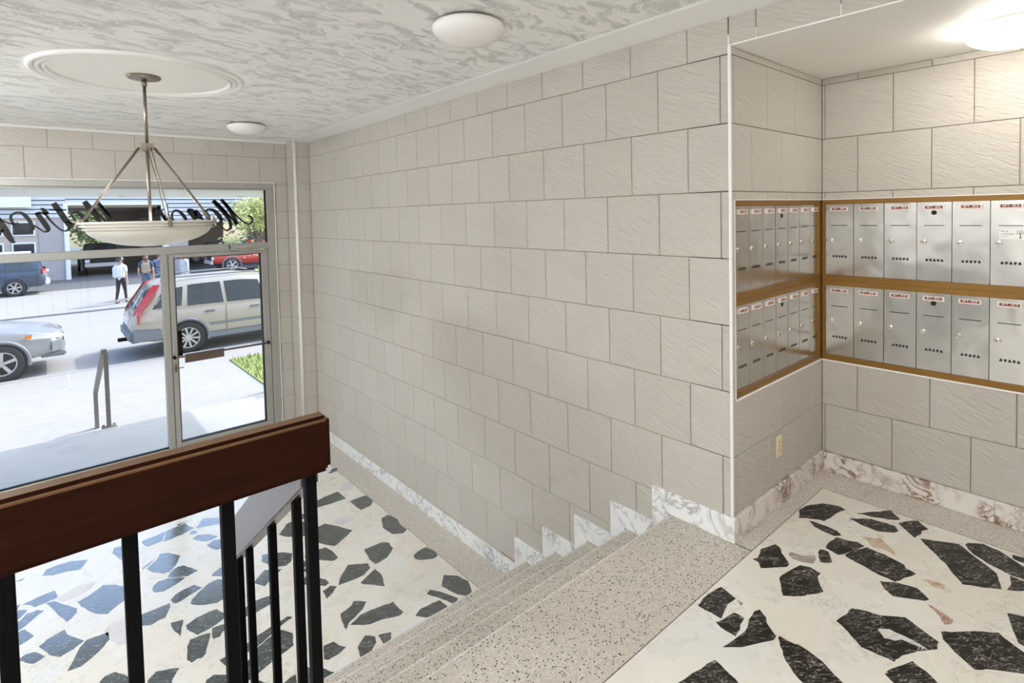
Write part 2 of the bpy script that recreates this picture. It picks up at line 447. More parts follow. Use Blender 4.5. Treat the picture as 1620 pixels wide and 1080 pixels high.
UPPER_STONES = [
    ('d', [(2.773, 1.100), (2.821, 1.037), (2.831, 1.006), (2.884, 0.996), (2.946, 0.992), (3.016, 0.972), (3.031, 1.000), (2.996, 1.075), (2.907, 1.121), (2.844, 1.128)]),
    ('d', [(2.748, 1.020), (2.735, 0.977), (2.734, 0.930), (2.764, 0.908), (2.787, 0.934), (2.793, 0.978), (2.790, 1.031), (2.781, 1.056)]),
    ('d', [(2.293, 1.077), (2.260, 1.052), (2.348, 0.981), (2.374, 0.982), (2.401, 1.007), (2.430, 1.038), (2.467, 1.063), (2.471, 1.084), (2.391, 1.112), (2.315, 1.092), (2.296, 1.104)]),
    ('g', [(2.426, 0.995), (2.426, 0.958), (2.452, 0.915), (2.492, 0.919), (2.516, 0.932), (2.479, 0.961), (2.464, 1.015), (2.441, 1.012)]),
    ('d', [(2.486, 0.899), (2.496, 0.879), (2.523, 0.864), (2.588, 0.902), (2.583, 0.932), (2.551, 0.931)]),
    ('d', [(2.595, 0.865), (2.639, 0.845), (2.748, 0.809), (2.759, 0.843), (2.739, 0.877), (2.729, 0.917), (2.670, 0.926), (2.609, 0.921)]),
    ('d', [(2.216, 0.949), (2.160, 0.917), (2.216, 0.863), (2.298, 0.819), (2.376, 0.870), (2.408, 0.869), (2.419, 0.911), (2.400, 0.948), (2.337, 0.962), (2.258, 0.974)]),
    ('d', [(3.037, 0.866), (3.071, 0.802), (3.108, 0.764), (3.136, 0.787), (3.171, 0.819), (3.077, 0.887), (3.022, 0.921)]),
    ('d', [(2.924, 0.875), (2.919, 0.806), (2.960, 0.755), (2.995, 0.741), (3.029, 0.764), (3.026, 0.799), (3.015, 0.860), (2.970, 0.903), (2.946, 0.934)]),
    ('d', [(3.011, 0.708), (2.984, 0.677), (3.033, 0.666), (3.065, 0.670), (3.110, 0.652), (3.160, 0.704), (3.100, 0.747), (3.067, 0.761)]),
    ('d', [(2.605, 0.834), (2.590, 0.763), (2.573, 0.702), (2.572, 0.648), (2.625, 0.631), (2.690, 0.604), (2.702, 0.644), (2.724, 0.654), (2.743, 0.728), (2.746, 0.798), (2.681, 0.832), (2.615, 0.846)]),
    ('d', [(2.934, 0.609), (2.862, 0.541), (2.808, 0.509), (2.749, 0.463), (2.804, 0.384), (2.824, 0.356), (2.882, 0.372), (2.932, 0.385), (3.025, 0.488), (3.069, 0.530), (3.010, 0.633), (2.995, 0.658)]),
    ('d', [(3.024, 0.473), (2.986, 0.417), (2.962, 0.348), (2.964, 0.306), (2.968, 0.283), (3.043, 0.288), (3.088, 0.343), (3.135, 0.402), (3.149, 0.459), (3.107, 0.509), (3.085, 0.513)]),
    ('d', [(3.107, 0.355), (3.101, 0.320), (3.080, 0.291), (3.134, 0.290), (3.150, 0.326), (3.141, 0.360)]),
    ('d', [(2.893, 0.335), (2.835, 0.341), (2.875, 0.296), (2.886, 0.256), (2.936, 0.261), (2.951, 0.304), (2.955, 0.346)]),
    ('d', [(2.491, 0.663), (2.469, 0.629), (2.530, 0.538), (2.548, 0.531), (2.591, 0.579), (2.568, 0.647), (2.531, 0.690)]),
    ('d', [(1.869, 1.058), (1.867, 1.018), (1.958, 1.040), (2.008, 1.034), (2.029, 1.105), (2.013, 1.110), (1.911, 1.119), (1.865, 1.113)]),
    ('g', [(1.982, 1.001), (2.004, 1.002), (2.005, 1.029)]),
    ('d', [(1.824, 0.978), (1.826, 0.941), (1.867, 0.946), (1.893, 0.957), (1.932, 0.962), (1.932, 1.000), (1.871, 1.011), (1.836, 1.023)]),
    ('d', [(1.779, 0.917), (1.811, 0.894), (1.870, 0.864), (1.912, 0.842), (1.931, 0.845), (1.969, 0.895), (1.995, 0.909), (2.018, 0.944), (1.992, 0.953), (1.936, 0.947), (1.874, 0.929), (1.816, 0.936), (1.746, 0.947)]),
    ('d', [(1.911, 0.823), (1.884, 0.802), (1.845, 0.775), (1.818, 0.740), (1.793, 0.689), (1.882, 0.608), (1.895, 0.622), (1.925, 0.678), (1.941, 0.721), (1.950, 0.774), (1.940, 0.803), (1.941, 0.836), (1.929, 0.837)]),
    ('d', [(1.470, 0.955), (1.618, 0.821), (1.646, 0.841), (1.656, 0.870), (1.669, 0.911), (1.675, 0.936), (1.569, 0.960), (1.503, 0.970)]),
    ('d', [(2.149, 0.695), (2.130, 0.671), (2.097, 0.627), (2.104, 0.573), (2.109, 0.532), (2.139, 0.526), (2.180, 0.511), (2.218, 0.492), (2.278, 0.450), (2.319, 0.455), (2.351, 0.525), (2.371, 0.566), (2.315, 0.631), (2.287, 0.702), (2.280, 0.713), (2.235, 0.715), (2.167, 0.729)]),
    ('w', [(2.200, 0.586), (2.214, 0.557), (2.239, 0.544), (2.243, 0.501), (2.249, 0.469), (2.261, 0.511), (2.262, 0.550), (2.261, 0.586), (2.232, 0.615)]),
    ('d', [(2.345, 0.448), (2.332, 0.433), (2.289, 0.384), (2.265, 0.349), (2.296, 0.323), (2.359, 0.240), (2.382, 0.217), (2.457, 0.224), (2.473, 0.253), (2.497, 0.289), (2.525, 0.324), (2.487, 0.369), (2.445, 0.405), (2.407, 0.435), (2.382, 0.461)]),
    ('d', [(2.543, 0.280), (2.515, 0.272), (2.508, 0.256), (2.519, 0.230), (2.701, 0.248), (2.693, 0.276), (2.671, 0.320)]),
    ('d', [(2.012, 0.509), (1.979, 0.494), (2.076, 0.406), (2.113, 0.416), (2.140, 0.454), (2.155, 0.493), (2.074, 0.528), (2.030, 0.539)]),
    ('t', [(2.768, 0.785), (2.785, 0.747), (2.765, 0.697), (2.801, 0.711), (2.871, 0.779), (2.835, 0.813), (2.827, 0.837)]),
    ('r', [(2.497, 0.510), (2.470, 0.482), (2.435, 0.459), (2.455, 0.444), (2.483, 0.444), (2.508, 0.496), (2.513, 0.527)]),
    ('t', [(2.648, 0.534), (2.663, 0.503), (2.695, 0.509), (2.684, 0.563), (2.668, 0.578)]),
]
LOWER_STONES = [
    ('d', [(2.051, 5.155), (2.116, 5.165), (2.136, 5.226), (2.099, 5.244), (2.025, 5.173)]),
    ('d', [(1.675, 4.631), (1.763, 4.614), (1.953, 4.597), (1.951, 4.767), (1.821, 4.759), (1.713, 4.732), (1.626, 4.725)]),
    ('d', [(1.958, 4.419), (1.966, 4.328), (2.059, 4.336), (2.111, 4.398), (2.108, 4.529), (2.032, 4.535), (1.958, 4.529)]),
    ('p', [(1.995, 4.727), (2.068, 4.726), (2.117, 4.820), (2.096, 4.882), (1.972, 4.803)]),
    ('p', [(1.755, 4.223), (1.801, 4.223), (1.873, 4.266), (1.816, 4.341), (1.779, 4.343), (1.706, 4.291)]),
    ('d', [(1.979, 3.962), (1.993, 3.827), (2.064, 3.781), (2.109, 3.810), (2.105, 3.908), (2.125, 3.997), (2.102, 4.102), (2.036, 4.092)]),
    ('d', [(1.501, 4.158), (1.544, 4.059), (1.592, 3.987), (1.692, 4.037), (1.784, 4.092), (1.716, 4.239), (1.657, 4.340), (1.559, 4.319), (1.501, 4.276)]),
    ('d', [(1.713, 3.653), (1.722, 3.577), (1.819, 3.589), (1.906, 3.659), (1.918, 3.741), (1.879, 3.787), (1.739, 3.796)]),
    ('d', [(1.963, 3.447), (1.976, 3.407), (2.060, 3.349), (2.107, 3.357), (2.114, 3.412), (2.100, 3.503), (2.022, 3.498), (1.974, 3.480)]),
    ('d', [(1.383, 3.975), (1.415, 3.924), (1.511, 3.822), (1.552, 3.833), (1.555, 3.928), (1.535, 4.020), (1.459, 4.039), (1.373, 4.019)]),
    ('d', [(1.500, 3.531), (1.608, 3.524), (1.676, 3.565), (1.688, 3.620), (1.570, 3.704), (1.462, 3.596), (1.431, 3.542)]),
    ('d', [(1.560, 3.439), (1.615, 3.373), (1.659, 3.318), (1.699, 3.440), (1.695, 3.531), (1.551, 3.462)]),
    ('d', [(1.260, 3.708), (1.316, 3.650), (1.364, 3.595), (1.395, 3.608), (1.391, 3.654), (1.347, 3.731), (1.317, 3.797), (1.262, 3.755)]),
    ('d', [(1.318, 3.468), (1.368, 3.491), (1.418, 3.539), (1.388, 3.575), (1.328, 3.557)]),
    ('d', [(1.322, 3.254), (1.300, 3.151), (1.300, 3.125), (1.336, 3.166), (1.379, 3.183), (1.455, 3.221), (1.500, 3.266), (1.442, 3.327), (1.414, 3.299), (1.331, 3.276)]),
    ('d', [(1.393, 3.090), (1.432, 3.067), (1.499, 3.054), (1.602, 3.009), (1.632, 3.021), (1.627, 3.096), (1.631, 3.146), (1.527, 3.168), (1.415, 3.181), (1.334, 3.146)]),
    ('d', [(1.942, 3.057), (1.954, 3.010), (1.978, 2.918), (2.013, 2.857), (2.059, 2.878), (2.105, 2.982), (2.085, 3.069), (2.019, 3.146)]),
    ('d', [(1.875, 2.956), (1.910, 2.857), (1.957, 2.888), (1.907, 3.018), (1.868, 3.082), (1.829, 3.061)]),
    ('d', [(1.716, 2.880), (1.779, 2.873), (1.865, 2.872), (1.858, 2.956), (1.729, 2.971), (1.671, 2.941)]),
    ('d', [(1.275, 2.885), (1.280, 2.855), (1.340, 2.868), (1.389, 2.910), (1.405, 2.956), (1.366, 3.004), (1.292, 2.949)]),
    ('d', [(1.419, 2.894), (1.417, 2.857), (1.471, 2.879), (1.494, 2.921), (1.426, 2.955)]),
    ('d', [(1.113, 3.002), (1.128, 2.977), (1.185, 2.977), (1.244, 2.998), (1.218, 3.038), (1.206, 3.087), (1.150, 3.095)]),
    ('d', [(-0.033, 5.030), (0.038, 5.017), (0.121, 4.974), (0.167, 5.081), (0.068, 5.146), (0.002, 5.156), (-0.064, 5.145), (-0.089, 5.073)]),
    ('d', [(-0.195, 5.103), (-0.180, 5.131), (-0.235, 5.124)]),
    ('d', [(0.357, 4.897), (0.406, 4.887), (0.442, 5.005), (0.416, 5.116), (0.327, 5.125), (0.311, 5.052)]),
    ('d', [(-0.148, 4.734), (-0.125, 4.689), (-0.079, 4.692), (-0.013, 4.707), (-0.024, 4.809), (-0.108, 4.801), (-0.189, 4.776)]),
    ('d', [(-0.261, 4.731), (-0.211, 4.734), (-0.195, 4.787), (-0.263, 4.804)]),
    ('d', [(-0.256, 4.578), (-0.192, 4.627), (-0.162, 4.685), (-0.211, 4.727), (-0.260, 4.703)]),
    ('d', [(-0.210, 4.479), (-0.168, 4.511), (-0.130, 4.556), (-0.082, 4.606), (-0.113, 4.641), (-0.164, 4.643), (-0.218, 4.570), (-0.235, 4.508)]),
    ('d', [(-0.258, 4.346), (-0.229, 4.314), (-0.176, 4.330), (-0.129, 4.363), (-0.173, 4.477), (-0.262, 4.458)]),
    ('d', [(-0.022, 4.527), (0.026, 4.374), (0.049, 4.393), (0.077, 4.436), (0.082, 4.481), (0.003, 4.611), (-0.026, 4.671), (-0.070, 4.684)]),
    ('d', [(0.100, 4.492), (0.164, 4.349), (0.226, 4.286), (0.279, 4.336), (0.352, 4.379), (0.390, 4.429), (0.364, 4.497), (0.289, 4.601), (0.227, 4.650), (0.160, 4.593), (0.085, 4.557)]),
    ('d', [(-0.061, 4.109), (-0.013, 4.045), (0.049, 4.067), (0.099, 4.104), (0.058, 4.178), (0.024, 4.240), (0.012, 4.301), (-0.070, 4.270), (-0.107, 4.232)]),
    ('d', [(0.078, 3.878), (0.121, 3.909), (0.185, 3.972), (0.213, 4.012), (0.214, 4.092), (0.107, 4.102), (0.075, 4.054), (0.042, 3.959), (0.014, 3.888)]),
    ('d', [(-0.162, 4.126), (-0.127, 4.086), (-0.079, 4.108), (-0.125, 4.196), (-0.164, 4.208), (-0.201, 4.182)]),
    ('d', [(0.141, 3.640), (0.283, 3.511), (0.277, 3.597), (0.250, 3.647), (0.215, 3.700), (0.171, 3.704), (0.144, 3.678)]),
    ('p', [(0.212, 4.037), (0.243, 3.925), (0.307, 3.890), (0.330, 4.163), (0.241, 4.177), (0.196, 4.121)]),
    ('p', [(0.027, 4.625), (0.075, 4.626), (0.164, 4.667), (0.194, 4.729), (0.118, 4.758), (0.030, 4.728), (-0.014, 4.670)]),
    ('d', [(0.501, 5.040), (0.526, 4.964), (0.627, 4.977), (0.663, 5.111), (0.501, 5.080)]),
    ('d', [(0.629, 4.955), (0.755, 4.969), (0.847, 5.005), (0.821, 5.067), (0.806, 5.140), (0.668, 5.113)]),
    ('d', [(0.756, 5.134), (0.811, 5.166), (0.745, 5.160)]),
    ('d', [(0.803, 4.910), (0.845, 4.907), (0.856, 4.939), (0.830, 4.973), (0.806, 4.957)]),
    ('d', [(0.828, 4.791), (0.870, 4.738), (0.910, 4.728), (0.961, 4.742), (0.915, 4.827), (0.845, 4.878), (0.804, 4.847)]),
    ('d', [(0.881, 4.616), (0.910, 4.557), (0.949, 4.547), (1.023, 4.636), (0.989, 4.675), (0.922, 4.710), (0.867, 4.674)]),
    ('d', [(0.891, 4.979), (0.994, 4.942), (1.090, 4.890), (1.107, 4.983), (0.930, 5.117), (0.896, 5.057), (0.855, 4.990)]),
    ('d', [(0.505, 4.578), (0.559, 4.509), (0.595, 4.501), (0.640, 4.550), (0.690, 4.660), (0.631, 4.765), (0.581, 4.792), (0.547, 4.719), (0.481, 4.657)]),
    ('d', [(0.633, 4.389), (0.683, 4.359), (0.750, 4.375), (0.726, 4.437), (0.687, 4.514), (0.650, 4.524), (0.603, 4.493), (0.575, 4.442)]),
    ('d', [(0.495, 4.306), (0.527, 4.287), (0.602, 4.311), (0.668, 4.351), (0.574, 4.426), (0.517, 4.431), (0.485, 4.397), (0.475, 4.335)]),
    ('d', [(0.456, 4.663), (0.497, 4.695), (0.542, 4.749), (0.457, 4.685)]),
    ('d', [(0.886, 4.167), (0.912, 4.277), (0.876, 4.304), (0.838, 4.277), (0.809, 4.243)]),
    ('d', [(0.550, 4.150), (0.569, 4.095), (0.602, 4.100), (0.678, 4.133), (0.734, 4.153), (0.699, 4.221), (0.649, 4.216), (0.583, 4.196), (0.552, 4.165)]),
    ('d', [(0.641, 4.036), (0.651, 4.008), (0.702, 3.957), (0.774, 3.919), (0.811, 3.928), (0.842, 3.958), (0.881, 4.127), (0.835, 4.175), (0.777, 4.170), (0.697, 4.111), (0.658, 4.069)]),
    ('d', [(0.354, 4.036), (0.418, 3.982), (0.452, 3.994), (0.496, 3.993), (0.538, 4.086), (0.541, 4.124), (0.395, 4.130), (0.365, 4.135)]),
    ('d', [(0.514, 3.844), (0.536, 3.751), (0.555, 3.824), (0.578, 3.896), (0.514, 3.920)]),
    ('d', [(0.578, 3.794), (0.616, 3.694), (0.658, 3.697), (0.723, 3.712), (0.777, 3.740), (0.783, 3.784), (0.756, 3.858), (0.713, 3.865), (0.639, 3.857), (0.578, 3.828)]),
    ('d', [(0.683, 3.641), (0.681, 3.592), (0.716, 3.587), (0.736, 3.617), (0.785, 3.630), (0.809, 3.642), (0.792, 3.666), (0.739, 3.689), (0.694, 3.692)]),
    ('d', [(0.531, 3.521), (0.545, 3.483), (0.578, 3.493), (0.598, 3.481), (0.621, 3.497), (0.648, 3.571), (0.678, 3.658), (0.621, 3.677), (0.574, 3.681), (0.552, 3.635)]),
    ('d', [(0.680, 3.342), (0.709, 3.282), (0.788, 3.346), (0.842, 3.346), (0.923, 3.381), (0.989, 3.417), (1.095, 3.451), (1.073, 3.479), (1.001, 3.466), (0.869, 3.437), (0.806, 3.417), (0.731, 3.398), (0.668, 3.395)]),
    ('d', [(0.333, 3.484), (0.438, 3.389), (0.443, 3.423), (0.462, 3.452), (0.488, 3.486), (0.444, 3.519), (0.387, 3.547), (0.344, 3.513)]),
    ('d', [(0.570, 3.269), (0.708, 3.143), (0.723, 3.202), (0.698, 3.238), (0.619, 3.306), (0.583, 3.296)]),
    ('d', [(1.362, 4.365), (1.439, 4.294), (1.481, 4.278), (1.571, 4.368), (1.571, 4.463), (1.520, 4.501), (1.466, 4.551), (1.423, 4.548), (1.328, 4.436)]),
    ('d', [(1.529, 4.537), (1.574, 4.512), (1.618, 4.511), (1.585, 4.602), (1.558, 4.618), (1.518, 4.619)]),
    ('d', [(1.172, 4.034), (1.240, 3.998), (1.279, 4.022), (1.321, 4.116), (1.274, 4.178), (1.218, 4.219), (1.148, 4.255), (1.120, 4.170)]),
    ('d', [(1.054, 3.874), (1.137, 3.938), (1.201, 3.981), (1.107, 4.055), (1.068, 4.020), (1.009, 3.963)]),
    ('d', [(1.277, 3.891), (1.308, 3.875), (1.380, 3.916), (1.344, 3.990), (1.323, 4.023)]),
    ('d', [(1.326, 3.821), (1.362, 3.787), (1.395, 3.822), (1.402, 3.882), (1.383, 3.906), (1.299, 3.858)]),
    ('d', [(0.870, 3.659), (0.923, 3.646), (0.996, 3.662), (1.054, 3.674), (1.098, 3.706), (1.105, 3.745), (1.036, 3.757), (0.957, 3.768), (0.903, 3.747), (0.883, 3.740)]),
    ('d', [(0.757, 3.249), (0.732, 3.134), (0.791, 3.141), (0.869, 3.172), (0.917, 3.189), (1.021, 3.219), (1.049, 3.316), (1.003, 3.395), (0.920, 3.373), (0.842, 3.338)]),
    ('d', [(0.964, 2.894), (1.063, 2.833), (1.079, 2.853), (1.113, 2.860), (1.124, 2.869), (1.097, 2.917), (1.067, 2.977), (1.027, 3.001), (1.005, 3.013)]),
    ('d', [(0.880, 2.970), (0.936, 2.920), (0.957, 3.006), (0.927, 3.002), (0.891, 2.990)]),
    ('d', [(0.768, 3.072), (0.817, 3.028), (0.820, 3.054), (0.800, 3.094), (0.779, 3.106)]),
    ('p', [(1.160, 3.465), (1.262, 3.511), (1.280, 3.573), (1.226, 3.646)]),
]
LETTERS = [
    ('M', [[(1.750, 1.566, 0.012), (1.781, 1.557, 0.014), (1.801, 1.529, 0.017), (1.794, 1.496, 0.014), (1.768, 1.474, 0.012), (1.727, 1.487, 0.012), (1.673, 1.532, 0.014), (1.625, 1.587, 0.015), (1.577, 1.642, 0.016), (1.549, 1.680, 0.016), (1.511, 1.726, 0.016)], [(1.490, 1.750, 0.024), (1.549, 1.675, 0.030), (1.595, 1.593, 0.033), (1.643, 1.475, 0.033)], [(1.638, 1.478, 0.014), (1.574, 1.561, 0.015), (1.508, 1.632, 0.017), (1.466, 1.686, 0.016), (1.425, 1.729, 0.016)], [(1.413, 1.737, 0.032), (1.470, 1.670, 0.037), (1.521, 1.605, 0.038), (1.563, 1.529, 0.032), (1.577, 1.453, 0.024), (1.564, 1.426, 0.015), (1.539, 1.411, 0.013), (1.510, 1.426, 0.012), (1.484, 1.456, 0.011)]]),
    ('a', [[(1.313, 1.637, 0.026), (1.348, 1.587, 0.034), (1.374, 1.534, 0.037), (1.394, 1.485, 0.034), (1.377, 1.474, 0.016), (1.358, 1.481, 0.014), (1.331, 1.506, 0.013), (1.304, 1.546, 0.013), (1.287, 1.567, 0.013)], [(1.337, 1.616, 0.016), (1.355, 1.637, 0.015), (1.379, 1.644, 0.016), (1.425, 1.623, 0.029), (1.467, 1.569, 0.035), (1.484, 1.520, 0.027), (1.471, 1.489, 0.017), (1.444, 1.481, 0.013), (1.421, 1.495, 0.012), (1.388, 1.528, 0.012)], [(1.480, 1.547, 0.011), (1.509, 1.530, 0.010), (1.537, 1.508, 0.009)]]),
    ('n', [[(1.239, 1.636, 0.031), (1.260, 1.599, 0.039), (1.291, 1.557, 0.039)], [(1.291, 1.557, 0.021), (1.308, 1.530, 0.016), (1.298, 1.504, 0.031), (1.316, 1.483, 0.026)], [(1.170, 1.634, 0.028), (1.208, 1.598, 0.037), (1.246, 1.536, 0.037)], [(1.257, 1.577, 0.016), (1.223, 1.634, 0.016), (1.188, 1.641, 0.020), (1.170, 1.634, 0.020)]]),
    ('o', [[(1.031, 1.561, 0.014), (1.033, 1.601, 0.014), (1.051, 1.631, 0.014), (1.077, 1.635, 0.016), (1.111, 1.610, 0.024), (1.149, 1.549, 0.026), (1.155, 1.498, 0.020), (1.128, 1.478, 0.014), (1.085, 1.490, 0.014), (1.047, 1.526, 0.014), (1.031, 1.561, 0.014)]]),
    ('i', [[(0.961, 1.583, 0.022), (0.992, 1.532, 0.024), (1.015, 1.482, 0.022)], [(0.950, 1.652, 0.018), (0.960, 1.640, 0.018)]]),
    ('r', [[(0.917, 1.682, 0.022), (0.932, 1.623, 0.026), (0.967, 1.553, 0.026), (0.991, 1.503, 0.022)], [(0.917, 1.677, 0.018), (0.899, 1.633, 0.016), (0.881, 1.604, 0.016)]]),
    ('M', [[(0.326, 1.730, 0.033), (0.353, 1.685, 0.037), (0.378, 1.645, 0.035), (0.416, 1.579, 0.029), (0.435, 1.526, 0.026), (0.443, 1.488, 0.019)], [(0.371, 1.673, 0.012), (0.413, 1.631, 0.014), (0.454, 1.573, 0.017), (0.498, 1.513, 0.019), (0.516, 1.481, 0.019)], [(0.419, 1.727, 0.028), (0.465, 1.658, 0.028), (0.497, 1.586, 0.031), (0.521, 1.524, 0.031), (0.539, 1.475, 0.029)], [(0.444, 1.696, 0.012), (0.469, 1.658, 0.012), (0.509, 1.601, 0.013), (0.546, 1.557, 0.013), (0.580, 1.525, 0.012), (0.606, 1.502, 0.012)]]),
    ('e', [[(0.184, 1.542, 0.009), (0.223, 1.532, 0.012), (0.258, 1.494, 0.013), (0.290, 1.477, 0.013), (0.323, 1.487, 0.019), (0.339, 1.520, 0.026), (0.333, 1.543, 0.028), (0.309, 1.586, 0.028), (0.281, 1.623, 0.021), (0.252, 1.629, 0.014), (0.230, 1.615, 0.013), (0.233, 1.587, 0.013), (0.256, 1.554, 0.012), (0.288, 1.530, 0.012), (0.321, 1.522, 0.012)]]),
    ('t', [[(0.102, 1.714, 0.036), (0.136, 1.653, 0.036), (0.172, 1.579, 0.037), (0.205, 1.514, 0.034), (0.206, 1.480, 0.022), (0.181, 1.458, 0.011), (0.147, 1.468, 0.011), (0.110, 1.508, 0.011), (0.073, 1.559, 0.013), (0.051, 1.604, 0.016)], [(0.067, 1.654, 0.008), (0.126, 1.651, 0.009), (0.193, 1.653, 0.010)]]),
    ('r', [[(-0.016, 1.626, 0.027), (0.019, 1.560, 0.031), (0.050, 1.496, 0.032), (0.054, 1.467, 0.023), (0.031, 1.456, 0.011), (0.008, 1.473, 0.010), (-0.034, 1.513, 0.009)], [(-0.025, 1.617, 0.016), (0.001, 1.629, 0.013), (0.028, 1.623, 0.016), (0.055, 1.613, 0.025)], [(0.011, 1.666, 0.013), (0.033, 1.652, 0.025), (0.058, 1.611, 0.027)]]),
    ('o', [[(-0.054, 1.522, 0.022), (-0.072, 1.567, 0.024), (-0.097, 1.607, 0.024), (-0.122, 1.630, 0.015), (-0.154, 1.632, 0.013), (-0.185, 1.609, 0.015), (-0.189, 1.574, 0.017), (-0.172, 1.526, 0.015), (-0.141, 1.481, 0.013), (-0.109, 1.455, 0.012), (-0.076, 1.456, 0.015), (-0.052, 1.487, 0.027), (-0.054, 1.522, 0.027)], [(-0.171, 1.537, 0.013), (-0.152, 1.534, 0.011), (-0.147, 1.547, 0.010)], [(-0.253, 1.569, 0.010), (-0.241, 1.562, 0.010), (-0.213, 1.544, 0.010), (-0.172, 1.526, 0.011)]]),
    ('p', [[(-0.278, 1.585, 0.034), (-0.260, 1.550, 0.035), (-0.243, 1.511, 0.037), (-0.217, 1.445, 0.037), (-0.188, 1.380, 0.026), (-0.168, 1.375, 0.009)], [(-0.244, 1.485, 0.013), (-0.261, 1.468, 0.022), (-0.282, 1.486, 0.022), (-0.305, 1.530, 0.017), (-0.307, 1.564, 0.013), (-0.284, 1.576, 0.011), (-0.256, 1.569, 0.011)]]),
]
